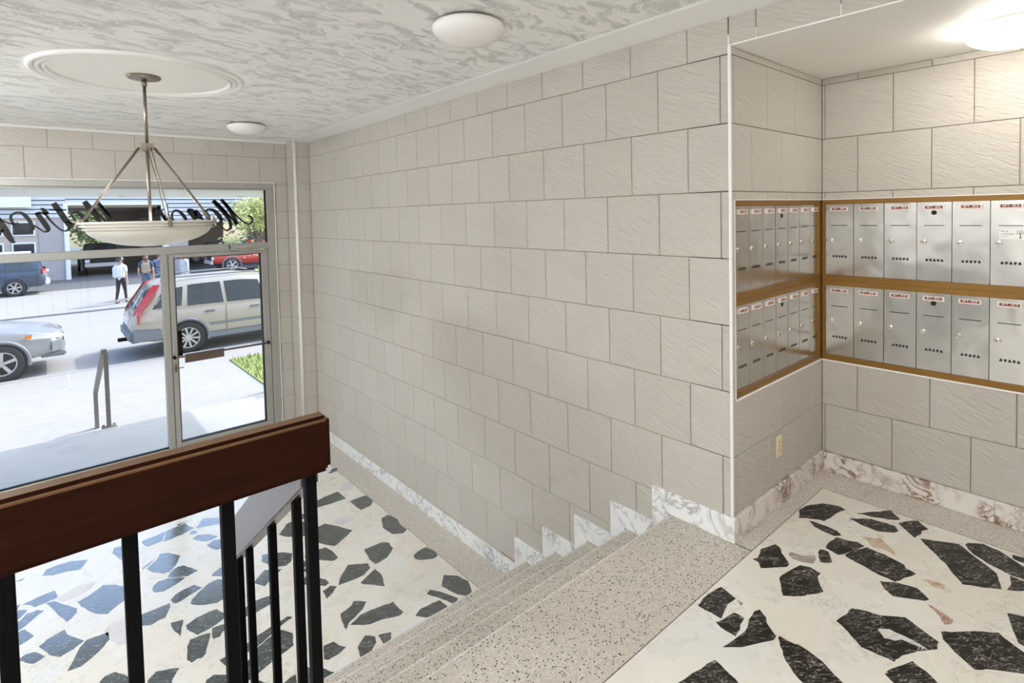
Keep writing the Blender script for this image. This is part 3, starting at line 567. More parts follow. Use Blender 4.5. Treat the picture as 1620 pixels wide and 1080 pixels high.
UPPER_STONES += [
    ('d', [(-0.42, -1.40), (-0.45, -1.37), (-0.54, -1.38), (-0.58, -1.39), (-0.61, -1.44), (-0.58, -1.47), (-0.49, -1.47), (-0.44, -1.44)]),
    ('d', [(-0.36, 0.88), (-0.39, 0.89), (-0.44, 0.86), (-0.44, 0.82), (-0.41, 0.80), (-0.37, 0.81), (-0.35, 0.84)]),
    ('d', [(1.18, 0.22), (1.13, 0.13), (1.16, 0.02), (1.22, 0.04), (1.24, 0.11)]),
    ('d', [(-0.19, 0.25), (-0.24, 0.28), (-0.29, 0.27), (-0.33, 0.22), (-0.32, 0.15), (-0.29, 0.13), (-0.23, 0.14), (-0.18, 0.20)]),
    ('d', [(-0.41, -0.24), (-0.34, -0.32), (-0.25, -0.31), (-0.21, -0.26), (-0.24, -0.21), (-0.36, -0.20)]),
    ('d', [(1.77, -0.92), (1.70, -0.85), (1.58, -0.88), (1.55, -0.97), (1.67, -1.06), (1.74, -1.02)]),
    ('d', [(1.58, -0.77), (1.53, -0.76), (1.48, -0.77), (1.44, -0.80), (1.43, -0.86), (1.48, -0.88), (1.52, -0.87), (1.57, -0.83)]),
    ('d', [(1.16, -1.16), (1.11, -1.19), (1.08, -1.28), (1.10, -1.36), (1.19, -1.37), (1.22, -1.31), (1.23, -1.22)]),
    ('d', [(-1.27, -1.52), (-1.34, -1.49), (-1.39, -1.54), (-1.38, -1.60), (-1.27, -1.58)]),
    ('d', [(-0.15, 1.06), (-0.19, 1.08), (-0.29, 1.05), (-0.35, 0.99), (-0.34, 0.91), (-0.28, 0.90), (-0.21, 0.94), (-0.16, 0.99)]),
    ('d', [(-0.49, -1.01), (-0.47, -1.07), (-0.42, -1.09), (-0.37, -1.08), (-0.38, -1.03), (-0.46, -1.00)]),
    ('d', [(1.45, 0.77), (1.38, 0.74), (1.34, 0.65), (1.33, 0.57), (1.36, 0.53), (1.42, 0.56), (1.47, 0.64), (1.48, 0.73)]),
    ('d', [(2.21, -0.17), (2.17, -0.16), (2.06, -0.23), (2.04, -0.31), (2.07, -0.37), (2.12, -0.39), (2.24, -0.33), (2.26, -0.27)]),
    ('d', [(2.83, 0.15), (2.82, 0.12), (2.82, 0.09), (2.84, 0.06), (2.88, 0.05), (2.89, 0.07), (2.88, 0.12), (2.86, 0.14)]),
    ('d', [(-0.75, 0.16), (-0.76, 0.11), (-0.74, 0.06), (-0.66, 0.03), (-0.62, 0.05), (-0.59, 0.12), (-0.61, 0.17), (-0.69, 0.20)]),
    ('d', [(0.12, -1.41), (0.01, -1.37), (-0.11, -1.45), (-0.14, -1.54), (-0.11, -1.61), (0.06, -1.59), (0.13, -1.49)]),
    ('d', [(0.09, 1.09), (0.01, 1.04), (0.01, 0.96), (0.05, 0.91), (0.14, 0.94), (0.16, 1.03)]),
    ('d', [(-0.80, 0.28), (-0.86, 0.29), (-0.93, 0.20), (-0.86, 0.13), (-0.78, 0.17)]),
    ('d', [(1.64, -0.36), (1.64, -0.39), (1.70, -0.43), (1.72, -0.43), (1.75, -0.41), (1.71, -0.36), (1.67, -0.35)]),
    ('d', [(0.41, 0.06), (0.37, 0.02), (0.38, -0.05), (0.44, -0.12), (0.47, -0.11), (0.48, -0.02), (0.45, 0.03)]),
    ('d', [(1.09, -0.64), (1.02, -0.68), (0.98, -0.78), (1.03, -0.87), (1.08, -0.82), (1.12, -0.71)]),
    ('d', [(1.95, -1.43), (1.89, -1.38), (1.80, -1.41), (1.79, -1.50), (1.86, -1.54), (1.95, -1.50)]),
    ('d', [(-1.12, 0.17), (-1.17, 0.09), (-1.14, -0.02), (-1.08, -0.06), (-0.98, -0.03), (-0.95, 0.06), (-1.01, 0.16)]),
    ('d', [(1.74, -0.20), (1.73, -0.24), (1.78, -0.31), (1.86, -0.34), (1.91, -0.32), (1.92, -0.24), (1.88, -0.19), (1.80, -0.16)]),
    ('d', [(2.19, -0.52), (2.16, -0.56), (2.16, -0.63), (2.17, -0.68), (2.20, -0.70), (2.23, -0.68), (2.24, -0.62), (2.23, -0.55)]),
    ('d', [(0.99, 0.92), (0.89, 0.94), (0.85, 0.91), (0.87, 0.83), (0.98, 0.87)]),
    ('d', [(1.46, 0.01), (1.40, 0.03), (1.32, -0.00), (1.26, -0.05), (1.26, -0.11), (1.31, -0.13), (1.39, -0.11), (1.46, -0.06)]),
    ('d', [(-0.80, 0.63), (-0.86, 0.65), (-0.93, 0.62), (-0.98, 0.55), (-0.97, 0.52), (-0.90, 0.52), (-0.81, 0.59)]),
    ('d', [(2.50, -0.15), (2.47, -0.22), (2.51, -0.33), (2.59, -0.38), (2.69, -0.37), (2.71, -0.27), (2.67, -0.20), (2.56, -0.13)]),
    ('d', [(1.06, 0.58), (1.00, 0.56), (0.96, 0.46), (1.00, 0.37), (1.08, 0.35), (1.16, 0.46), (1.16, 0.51)]),
    ('d', [(0.01, -0.33), (-0.16, -0.27), (-0.27, -0.42), (-0.20, -0.54), (-0.02, -0.53)]),
    ('d', [(-1.12, 0.43), (-1.25, 0.54), (-1.40, 0.45), (-1.32, 0.29), (-1.16, 0.34)]),
    ('d', [(2.96, -1.58), (2.90, -1.57), (2.81, -1.64), (2.78, -1.73), (2.80, -1.77), (2.90, -1.74), (2.98, -1.63)]),
    ('d', [(1.58, -0.49), (1.60, -0.53), (1.66, -0.56), (1.70, -0.55), (1.70, -0.53), (1.66, -0.49), (1.62, -0.48)]),
    ('d', [(-0.37, -1.39), (-0.39, -1.45), (-0.33, -1.55), (-0.26, -1.54), (-0.24, -1.47), (-0.29, -1.39)]),
    ('d', [(2.65, -0.96), (2.63, -1.02), (2.66, -1.06), (2.72, -1.08), (2.76, -1.04), (2.76, -0.99), (2.69, -0.95)]),
    ('d', [(-0.23, 0.72), (-0.22, 0.64), (-0.13, 0.56), (-0.06, 0.57), (-0.07, 0.65), (-0.14, 0.72)]),
    ('d', [(3.07, -1.23), (2.96, -1.20), (2.89, -1.21), (2.81, -1.30), (2.89, -1.33), (3.02, -1.30)]),
    ('d', [(2.28, -1.35), (2.26, -1.36), (2.24, -1.42), (2.25, -1.47), (2.28, -1.49), (2.30, -1.48), (2.32, -1.43), (2.31, -1.38)]),
    ('d', [(-0.47, -0.09), (-0.51, -0.09), (-0.56, -0.13), (-0.55, -0.21), (-0.52, -0.22), (-0.46, -0.19), (-0.44, -0.15)]),
    ('d', [(-1.10, -0.78), (-1.14, -0.89), (-1.08, -1.02), (-1.01, -1.01), (-1.00, -0.82)]),
    ('d', [(1.25, -0.70), (1.22, -0.71), (1.20, -0.75), (1.20, -0.78), (1.22, -0.80), (1.26, -0.80), (1.28, -0.76), (1.28, -0.73)]),
    ('d', [(2.20, -0.97), (2.19, -1.02), (2.20, -1.06), (2.24, -1.11), (2.28, -1.13), (2.30, -1.09), (2.28, -1.03), (2.24, -0.99)]),
    ('d', [(-0.95, 0.74), (-1.02, 0.79), (-1.16, 0.73), (-1.14, 0.61), (-1.08, 0.57), (-0.94, 0.64)]),
    ('d', [(2.12, -0.04), (2.09, -0.01), (1.99, -0.00), (1.92, -0.04), (1.90, -0.09), (1.95, -0.13), (2.00, -0.13), (2.09, -0.11)]),
    ('d', [(2.55, -1.54), (2.56, -1.61), (2.61, -1.65), (2.69, -1.63), (2.71, -1.56), (2.67, -1.52), (2.58, -1.52)]),
]
LOWER_STONES += [
    ('d', [(1.75, 5.46), (1.76, 5.38), (1.85, 5.36), (1.88, 5.45), (1.81, 5.49)]),
    ('d', [(-1.83, 4.74), (-1.90, 4.68), (-1.87, 4.52), (-1.77, 4.50), (-1.71, 4.63)]),
    ('d', [(-1.50, 4.01), (-1.58, 3.93), (-1.54, 3.81), (-1.45, 3.78), (-1.39, 3.87), (-1.44, 3.99)]),
    ('d', [(-1.62, 2.55), (-1.66, 2.47), (-1.62, 2.33), (-1.55, 2.29), (-1.45, 2.29), (-1.38, 2.39), (-1.42, 2.53), (-1.51, 2.58)]),
    ('d', [(-1.88, 6.06), (-2.01, 6.12), (-2.12, 6.05), (-2.12, 5.91), (-1.98, 5.87), (-1.89, 5.94)]),
    ('d', [(-0.06, 3.32), (-0.08, 3.31), (-0.10, 3.27), (-0.10, 3.23), (-0.08, 3.21), (-0.06, 3.22), (-0.04, 3.25), (-0.04, 3.30)]),
    ('d', [(-2.20, 3.49), (-2.25, 3.46), (-2.30, 3.38), (-2.27, 3.26), (-2.20, 3.22), (-2.12, 3.27), (-2.10, 3.33), (-2.11, 3.43)]),
    ('d', [(-1.65, 3.78), (-1.72, 3.76), (-1.75, 3.72), (-1.73, 3.64), (-1.70, 3.61), (-1.62, 3.62), (-1.58, 3.68), (-1.60, 3.75)]),
    ('d', [(0.56, 2.80), (0.57, 2.76), (0.62, 2.73), (0.68, 2.74), (0.69, 2.78), (0.65, 2.83), (0.59, 2.83)]),
    ('d', [(-0.27, 3.41), (-0.36, 3.46), (-0.50, 3.40), (-0.53, 3.29), (-0.46, 3.20), (-0.32, 3.22), (-0.25, 3.32)]),
    ('d', [(1.18, 6.26), (1.03, 6.20), (0.99, 6.06), (1.15, 5.97), (1.25, 6.07)]),
    ('d', [(0.47, 2.53), (0.47, 2.49), (0.50, 2.45), (0.55, 2.46), (0.57, 2.50), (0.55, 2.54), (0.50, 2.55)]),
    ('d', [(-1.11, 5.35), (-1.21, 5.38), (-1.28, 5.35), (-1.35, 5.27), (-1.29, 5.24), (-1.18, 5.27)]),
    ('d', [(-0.85, 4.33), (-0.82, 4.25), (-0.73, 4.21), (-0.65, 4.24), (-0.62, 4.31), (-0.71, 4.40), (-0.80, 4.39)]),
    ('d', [(-1.91, 5.25), (-1.94, 5.29), (-1.98, 5.29), (-2.01, 5.27), (-2.02, 5.25), (-2.00, 5.21), (-1.95, 5.20), (-1.92, 5.22)]),
    ('d', [(-2.04, 4.68), (-2.12, 4.65), (-2.16, 4.59), (-2.13, 4.49), (-2.07, 4.46), (-2.00, 4.47), (-1.95, 4.56), (-1.98, 4.64)]),
    ('d', [(0.08, 2.11), (0.04, 2.08), (0.03, 1.97), (0.08, 1.95), (0.11, 2.06)]),
    ('d', [(-1.65, 2.93), (-1.75, 2.92), (-1.79, 2.85), (-1.73, 2.78), (-1.63, 2.86)]),
    ('d', [(-0.83, 4.92), (-0.81, 4.88), (-0.72, 4.86), (-0.69, 4.93), (-0.71, 4.97), (-0.79, 4.99)]),
    ('d', [(-1.23, 2.24), (-1.21, 2.17), (-1.15, 2.11), (-1.04, 2.12), (-1.00, 2.16), (-1.00, 2.25), (-1.05, 2.30), (-1.16, 2.31)]),
    ('d', [(-0.32, 4.88), (-0.36, 4.91), (-0.40, 4.90), (-0.42, 4.86), (-0.38, 4.82), (-0.33, 4.84)]),
    ('d', [(-2.06, 3.48), (-2.06, 3.39), (-1.95, 3.31), (-1.86, 3.32), (-1.85, 3.41), (-1.97, 3.50)]),
    ('d', [(-0.62, 5.32), (-0.68, 5.36), (-0.73, 5.33), (-0.74, 5.29), (-0.68, 5.25), (-0.63, 5.27)]),
    ('d', [(0.93, 6.20), (0.89, 6.16), (0.91, 6.11), (0.95, 6.12), (0.96, 6.16)]),
    ('d', [(-0.23, 6.13), (-0.28, 6.13), (-0.35, 6.06), (-0.39, 5.97), (-0.38, 5.90), (-0.33, 5.90), (-0.24, 5.99), (-0.21, 6.07)]),
    ('d', [(-1.09, 5.83), (-1.09, 5.78), (-1.06, 5.75), (-1.02, 5.73), (-0.99, 5.74), (-0.99, 5.79), (-1.02, 5.82), (-1.06, 5.84)]),
    ('d', [(-1.90, 4.94), (-2.00, 4.87), (-1.98, 4.75), (-1.88, 4.71), (-1.82, 4.77), (-1.82, 4.89)]),
    ('d', [(1.91, 6.07), (1.89, 6.01), (1.94, 5.91), (2.01, 5.91), (2.03, 5.99), (1.98, 6.06)]),
    ('d', [(-0.05, 2.45), (-0.10, 2.48), (-0.14, 2.48), (-0.19, 2.43), (-0.19, 2.39), (-0.15, 2.36), (-0.09, 2.37), (-0.05, 2.41)]),
    ('d', [(-1.86, 4.07), (-1.90, 4.02), (-1.89, 3.99), (-1.84, 3.95), (-1.80, 3.96), (-1.78, 4.00), (-1.79, 4.05), (-1.82, 4.07)]),
    ('d', [(0.82, 5.96), (0.78, 5.92), (0.78, 5.87), (0.82, 5.82), (0.85, 5.82), (0.87, 5.88), (0.85, 5.94)]),
    ('d', [(-0.13, 3.13), (-0.14, 3.04), (-0.08, 2.98), (0.02, 2.99), (0.03, 3.06), (-0.01, 3.13)]),
    ('d', [(1.62, 2.02), (1.52, 2.03), (1.45, 1.98), (1.40, 1.86), (1.42, 1.81), (1.52, 1.81), (1.59, 1.87), (1.63, 1.93)]),
    ('d', [(-2.28, 6.29), (-2.29, 6.19), (-2.20, 6.11), (-2.10, 6.13), (-2.06, 6.22), (-2.12, 6.30), (-2.20, 6.33)]),
    ('d', [(-1.47, 4.49), (-1.62, 4.34), (-1.59, 4.22), (-1.43, 4.20), (-1.37, 4.36)]),
    ('d', [(-0.66, 2.18), (-0.60, 2.06), (-0.41, 2.05), (-0.35, 2.13), (-0.41, 2.24), (-0.60, 2.25)]),
    ('d', [(0.29, 5.45), (0.22, 5.52), (0.13, 5.52), (0.03, 5.44), (0.03, 5.32), (0.08, 5.27), (0.20, 5.25), (0.29, 5.31)]),
    ('d', [(-1.14, 6.13), (-1.19, 6.06), (-1.15, 5.96), (-1.08, 5.94), (-1.03, 6.01), (-1.06, 6.10)]),
    ('d', [(-1.36, 5.65), (-1.33, 5.58), (-1.28, 5.57), (-1.22, 5.59), (-1.21, 5.64), (-1.27, 5.68), (-1.32, 5.68)]),
    ('d', [(-0.92, 2.07), (-0.94, 2.00), (-0.88, 1.93), (-0.81, 1.96), (-0.83, 2.06)]),
    ('d', [(-0.25, 2.03), (-0.23, 1.97), (-0.09, 1.95), (-0.07, 2.02), (-0.15, 2.08)]),
    ('d', [(-1.67, 4.53), (-1.70, 4.49), (-1.70, 4.43), (-1.65, 4.39), (-1.61, 4.43), (-1.62, 4.51)]),
    ('d', [(0.57, 2.27), (0.47, 2.26), (0.43, 2.17), (0.52, 2.07), (0.60, 2.10), (0.62, 2.23)]),
    ('d', [(1.01, 5.65), (1.05, 5.58), (1.12, 5.57), (1.17, 5.61), (1.16, 5.70), (1.06, 5.72)]),
    ('d', [(-0.48, 5.68), (-0.52, 5.67), (-0.54, 5.62), (-0.53, 5.55), (-0.49, 5.52), (-0.46, 5.54), (-0.44, 5.61), (-0.45, 5.66)]),
    ('d', [(-2.05, 3.77), (-2.05, 3.71), (-1.98, 3.64), (-1.93, 3.62), (-1.86, 3.62), (-1.86, 3.66), (-1.94, 3.74), (-2.00, 3.78)]),
]
# ---------------------------------------------------------------- the room: measures (metres, upper floor at z = 0)
XA = 2.349            # face of the long tiled wall
XN = 3.403            # back of the mailbox niche
YN = 1.220            # side wall of the niche
YP = 6.23             # face of the corner pilaster
XP = 2.182            # side of the corner pilaster
YW = 6.50             # window wall
ZL = -0.96            # lower floor
ZC = 2.40             # ceiling
ZS = 2.252            # niche soffit
TW, TH = 0.3285, 0.305
ZR = 2.2173           # first tile joint under the ceiling
U0 = 1.2674
GAP, TT = 0.0038, 0.006
XL, YB = -2.7, -2.2   # left wall, back wall
STEPY = [1.553 + 0.277 * k for k in range(5)]
RISE = 0.192

TILE_MESH = {}
def put_tile(parent, w, h, loc, orient):
    key = (round(w, 3), round(h, 3))
    if key not in TILE_MESH:
        b = 0.0016
        me = bpy.data.meshes.new('tile')
        a, c = w / 2, h / 2
        me.from_pydata([(-a, -c, 0), (a, -c, 0), (a, c, 0), (-a, c, 0), (-a, -c, TT - b), (a, -c, TT - b), (a, c, TT - b), (-a, c, TT - b),
                        (-a + b, -c + b, TT), (a - b, -c + b, TT), (a - b, c - b, TT), (-a + b, c - b, TT)], [],
                       [(0, 1, 5, 4), (1, 2, 6, 5), (2, 3, 7, 6), (3, 0, 4, 7), (4, 5, 9, 8), (5, 6, 10, 9), (6, 7, 11, 10), (7, 4, 8, 11), (8, 9, 10, 11)])
        me.materials.append(M['tile'])
        TILE_MESH[key] = me
    o = bpy.data.objects.new('tile', TILE_MESH[key])
    COL.objects.link(o)
    o.parent = parent
    o.location = loc
    # orient 'x': faces -X, 'y': faces -Y
    o.rotation_euler = (R(90), 0, R(-90)) if orient == 'x' else (R(90), 0, 0)
    return o

def cut(rects, hole):
    out = []
    for (a0, a1, b0, b1) in rects:
        h0, h1, k0, k1 = hole
        if h0 >= a1 or h1 <= a0 or k0 >= b1 or k1 <= b0:
            out.append((a0, a1, b0, b1))
            continue
        if k0 > b0: out.append((a0, a1, b0, k0))
        if k1 < b1: out.append((a0, a1, k1, b1))
        m0, m1 = max(b0, k0), min(b1, k1)
        if h0 > a0: out.append((a0, h0, m0, m1))
        if h1 < a1: out.append((h1, a1, m0, m1))
    return out

def tile_wall(parent, orient, plane, s0, s1, z0, z1, joint, holes=(), odd_shift=0.5, keep=None):
    """rows of tiles in running bond; joint = position of a vertical joint of row 1"""
    r = 0
    while True:
        zt = ZR - (r - 1) * TH if r else ZR + TH
        zb = zt - TH
        if zt <= z0: break
        off = joint + (0 if r % 2 == 1 else odd_shift * TW)
        k = math.floor((s0 - off) / TW)
        while off + k * TW < s1:
            a, b = max(s0, off + k * TW), min(s1, off + (k + 1) * TW)
            c, d = max(z0, zb), min(z1, zt)
            k += 1
            if b - a < 0.012 or d - c < 0.012: continue
            rects = [(a, b, c, d)]
            for hl in holes:
                rects = cut(rects, hl)
            for (a, b, c, d) in rects:
                if b - a < 0.014 or d - c < 0.014: continue
                if keep and not keep(a, b, c, d): continue
                w, h = b - a - GAP, d - c - GAP
                m, n = (a + b) / 2, (c + d) / 2
                put_tile(parent, w, h, (plane, m, n) if orient == 'x' else (m, plane, n), orient)
        r += 1

# ---- long tiled wall
wr = MB()
wr.box(XA + TT, XA + 0.03, YN + 0.008, YN + 0.06, ZL - 0.2, ZC)
wr.box(XA + TT, XA + 0.2, YN + 0.06, YW + 0.12, ZL - 0.2, ZC)
wall_right = structure(wr.build('wall_right', M['grout']))
def above_stairs(a, b, c, d):
    z = 0.0
    for k, y in enumerate(STEPY):
        if a > y: z = -RISE * (k + 1)
    return d > z + 0.02
tile_wall(wall_right, 'x', XA + TT, YN + 0.008, YP, ZL + 0.11, ZC, U0, keep=above_stairs)
# header over the niche opening and the wall beyond the niche
YNB = -0.75           # far end of the niche, behind the picture edge
wh = MB()
wh.box(XA + TT, XA + 0.2, YNB, YN + 0.006, ZS + 0.02, ZC)
wh.box(XA + TT, XN + 0.2, YB, YNB, -0.2, ZC)
wall_front = structure(wh.build('wall_header', M['grout']))
tile_wall(wall_front, 'x', XA + TT, YB, YN + 0.006, ZS + 0.004, ZC, U0)
tile_wall(wall_front, 'x', XA + TT, YB, YNB, 0.11, ZS + 0.004, U0)

# ---- mailbox niche
BZ0, BZ1 = 0.650, 1.566
wn_ = MB()
wn_.box(XA + 0.006, XN + 0.2, YN + TT + 0.024, YN + 0.2, -0.2, ZC)
wn_.box(XA + 0.006, 2.389, YN + TT, YN + 0.03, 0, ZS)
wn_.box(2.389, XN, YN + TT, YN + 0.03, BZ1, ZS)
wn_.box(2.389, XN, YN + TT, YN + 0.03, 0, BZ0)
wall_niche_side = structure(wn_.build('wall_niche_side', M['grout']))
tile_wall(wall_niche_side, 'y', YN + TT, XA + 0.010, XN, 0.112, ZS, 2.388, holes=[(2.389, 3.41, BZ0, BZ1)])
BY0 = 0.04            # end of the mailbox bank on the back wall
wb_ = MB()
wb_.box(XN + TT + 0.024, XN + 0.2, YNB, YN + 0.2, -0.2, ZC)
wb_.box(XN + TT, XN + 0.03, YNB, YN + 0.03, BZ1, ZS)
wb_.box(XN + TT, XN + 0.03, YNB, YN + 0.03, 0, BZ0)
wb_.box(XN + TT, XN + 0.03, YNB, BY0, BZ0, BZ1)
wall_niche_back = structure(wb_.build('wall_niche_back', M['grout']))
tile_wall(wall_niche_back, 'x', XN + TT, YNB, YN, 0.110, ZS, 1.2043 - 0.3285, holes=[(BY0, 1.3, BZ0, BZ1)])
structure(box('ceiling_niche', XA + 0.002, XN + 0.1, YNB, YN + 0.1, ZS, ZS + 0.05, M['white']))
# white edge strips
tr = MB()
tr.box(XA - 0.004, XA + 0.009, YN - 0.003, YN + 0.009, 0.112, ZS + 0.004)
structure(tr.build('trim_1', M['whitetrim'], bevel=0.002))
tr = MB()
tr.box(2.383, XN - 0.003, YN - 0.003, YN + 0.01, BZ0 - 0.008, BZ0)
tr.box(2.383, XN - 0.003, YN - 0.002, YN + 0.01, BZ1, BZ1 + 0.004)
tr.box(2.383, 2.388, YN - 0.002, YN + 0.01, BZ0 - 0.008, BZ1 + 0.004)
structure(tr.build('trim_2', M['whitetrim'], bevel=0.001))
tr = MB()
tr.box(XN - 0.003, XN + 0.01, BY0 - 0.006, YN - 0.003, BZ0 - 0.008, BZ0)
tr.box(XN - 0.002, XN + 0.01, BY0 - 0.006, YN - 0.003, BZ1, BZ1 + 0.004)
structure(tr.build('trim_3', M['whitetrim'], bevel=0.001))

# ---- corner pilaster
pl = MB()
pl.box(XP + TT, XA + TT, YP + TT, YW + 0.01, ZL, ZC)
wall_pilaster = structure(pl.build('wall_pilaster', M['grout']))
tile_wall(wall_pilaster, 'y', YP + TT, XP + 0.012, XA, ZL + 0.12, ZC, XP + 0.012 - 0.5 * TW, odd_shift=0.0)
tile_wall(wall_pilaster, 'x', XP + TT, YP + 0.012, YW, ZL + 0.12, ZC, YP - 0.02, odd_shift=0.0)
pr = MB()
pr.tube([(XP + 0.006, YP + 0.006, ZL), (XP + 0.006, YP + 0.006, ZC)], 0.017, 12)
structure(pr.build('trim_4', M['whitetrim'], smooth=True))

# ---- window wall
M['backpaint'] = plain('tan_paint', (0.34, 0.27, 0.205), 0.7)
M['panel'] = wood('brown_wood_panel', (0.045, 0.024, 0.012), (0.10, 0.052, 0.026), 0.5)
WX0, WX1, WZ0, WZ1 = -2.35, 2.030, -0.885, 1.928
ww = MB()
ww.box(XL - 0.15, WX0, YW + TT, YW + 0.14, ZL - 0.5, ZC)
ww.box(WX1, XA + 0.2, YW + TT, YW + 0.14, ZL - 0.5, ZC)
ww.box(WX0, WX1, YW + TT, YW + 0.14, WZ1, ZC)
ww.box(WX0, WX1, YW + TT, YW + 0.14, ZL - 0.5, WZ0)
wall_window = structure(ww.build('wall_window', M['grout']))
tile_wall(wall_window, 'y', YW + TT, XL, XP, ZL + 0.12, ZC, 1.888, holes=[(WX0, WX1, WZ0, WZ1)])
structure(box('wall_left', XL - 0.15, XL, YB - 0.15, YW + 0.14, ZL - 0.2, ZC, M['paint']))
structure(box('wall_back', XL - 0.15, XN + 0.2, YB - 0.15, YB, ZL - 0.2, ZC, M['backpaint']))
structure(box('trim_reflection_panel', XL, XL + 0.04, 2.55, 4.3, ZL, 2.25, M['panel'], bevel=0.004))  # unseen brown panel added to give the mailbox doors a dark reflection

# ---- ceilings
ceiling = structure(box('ceiling', XL - 0.15, XA + 0.2, YB - 0.15, YW + 0.14, ZC, ZC + 0.2, M['plaster']))
tr = MB()
tr.prism([(XA + 0.004, ZC), (XA + 0.004, ZC - 0.022), (XA - 0.012, ZC - 0.022), (XA - 0.20, ZC - 0.006), (XA - 0.215, ZC)], 'y', YB, YP)
structure(tr.build('trim_5', M['whitetrim']))
tr = MB()
tr.prism([(YW, ZC), (YW, ZC - 0.018), (YW - 0.010, ZC - 0.018), (YW - 0.035, ZC)], 'x', XL, XP)
structure(tr.build('trim_6', M['whitetrim']))

# ---- upper floor: terrazzo border, pale marble field, dark stones
FX, FY = 3.165, 1.131
uf = MB()
uf.box(XL, XN, YB, FY, -0.25, -0.004)
uf.box(XL, 0.46, FY, 1.46, -0.25, -0.004)
uf.box(XA - 0.02, XN, FY, YN + 0.02, -0.25, -0.004)
floor_up = structure(uf.build('floor', M['grout']))
box('marble_field', XL, FX, YB, FY, -0.004, 0, M['pale'], floor_up)
bd = MB()
bd.box(FX + 0.003, XN + 0.01, YNB, YN + 0.012, -0.004, 0)
bd.box(XA - 0.005, FX + 0.003, FY + 0.003, YN + 0.012, -0.004, 0)
bd.build('terrazzo_border', M['terrazzo_fine'], floor_up)
box('terrazzo_border', XL, 0.46, FY + 0.003, 1.46, -0.004, 0, M['terrazzo_fine'], floor_up)
dv = MB()
dv.box(XL, FX + 0.003, FY, FY + 0.003, -0.004, 0.0004)
dv.box(FX, FX + 0.003, YNB, FY, -0.004, 0.0004)
dv.build('divider_strip', M['brass_line'], floor_up)

def lay_stones(parent, data, z, mats):
    for kind, pts in data:
        c = (sum(p[0] for p in pts) / len(pts), sum(p[1] for p in pts) / len(pts))
        hgt = 0.0009 if kind != 'w' else 0.0014
        # uneven broken edge: one extra wobbling point between the traced ones
        q = []
        n = len(pts)
        for i in range(n):
            a, b = Vector(pts[i]), Vector(pts[(i + 1) % n])
            q.append(a)
            d = b - a
            if d.length > 0.03:
                m = 2 if d.length > 0.09 else 1
                for j in range(m):
                    tt = (j + 1) / (m + 1) + random.uniform(-0.08, 0.08)
                    nn = Vector((d.y, -d.x)).normalized()
                    q.append(a + d * tt + nn * random.uniform(-0.0035, 0.0035))
        n = len(q)
        vs = [(p.x - c[0], p.y - c[1], -0.003) for p in q] + [(p.x - c[0], p.y - c[1], hgt) for p in q]
        o = mesh('stone', vs, [tuple(range(n, 2 * n))] + [(i, (i + 1) % n, n + (i + 1) % n, n + i) for i in range(n)], mats[kind], parent, loc=(c[0], c[1], z))
lay_stones(floor_up, UPPER_STONES, 0, {'d': M['stone_d'], 'g': M['stone_g'], 'w': M['stone_w'], 't': M['stone_t'], 'r': M['stone_r'], 'p': M['stone_p']})

# ---- lower floor
lf = MB()
lf.box(XL, XA + 0.01, 0.9, YW + 0.1, ZL - 0.25, ZL - 0.004)
floor_lo = structure(lf.build('floor', M['grout']))
LX = 2.115
box('marble_field', XL, LX, 1.2, YW, ZL - 0.004, ZL, M['pale'], floor_lo)
box('terrazzo_border', LX + 0.003, XA + 0.006, 1.2, YP + 0.1, ZL - 0.004, ZL, M['terrazzo_fine'], floor_lo)
box('divider_strip', LX, LX + 0.003, 1.2, YW, ZL - 0.004, ZL + 0.0004, M['brass_line'], floor_lo)
lay_stones(floor_lo, LOWER_STONES, ZL, {'d': M['stone_l'], 'p': M['stone_p']})
# riser wall under the landing edge, left of the stairs
structure(box('wall_landing', XL, 0.46, 1.36, 1.455, ZL - 0.1, -0.006, M['paint']))

# ---- stairs
stairs = empty('staircase', (0, 0, 0))
tag(stairs, 'speckled terrazzo steps going down beside the tiled wall', 'stairs')
SX0, SX1 = 0.46, XA - 0.0005
for k in range(5):
    z = -RISE * k
    y0 = FY + 0.003 if k == 0 else STEPY[k - 1] - 0.05
    m = MB()
    m.prism([(y0, z - 0.30 if k < 4 else ZL), (y0, z), (STEPY[k] - 0.016, z), (STEPY[k] - 0.0085, z - 0.0022), (STEPY[k] - 0.0032, z - 0.0065), (STEPY[k] - 0.0006, z - 0.0115), (STEPY[k], z - 0.017), (STEPY[k], z - 0.035), (STEPY[k] - 0.012, z - 0.05), (STEPY[k] - 0.012, z - RISE - 0.01 if k < 4 else ZL), (STEPY[k] - 0.06, z - 0.30 if k < 4 else ZL)], 'x', SX0, SX1)
    st_ = shade_auto(m.build('step', M['terrazzo'], stairs), 40)
    m = MB()
    yk = STEPY[k]
    m.prism([(yk - 0.020, z + 0.0003), (yk - 0.0158, z + 0.0003), (yk - 0.0083, z - 0.0019), (yk - 0.0029, z - 0.0062), (yk - 0.0003, z - 0.0112), (yk + 0.0004, z - 0.018), (yk + 0.0004, z - 0.020), (yk - 0.004, z - 0.02)], 'x', SX0, SX1)
    shade_auto(m.build('nosing', M['nosing'], st_), 40)

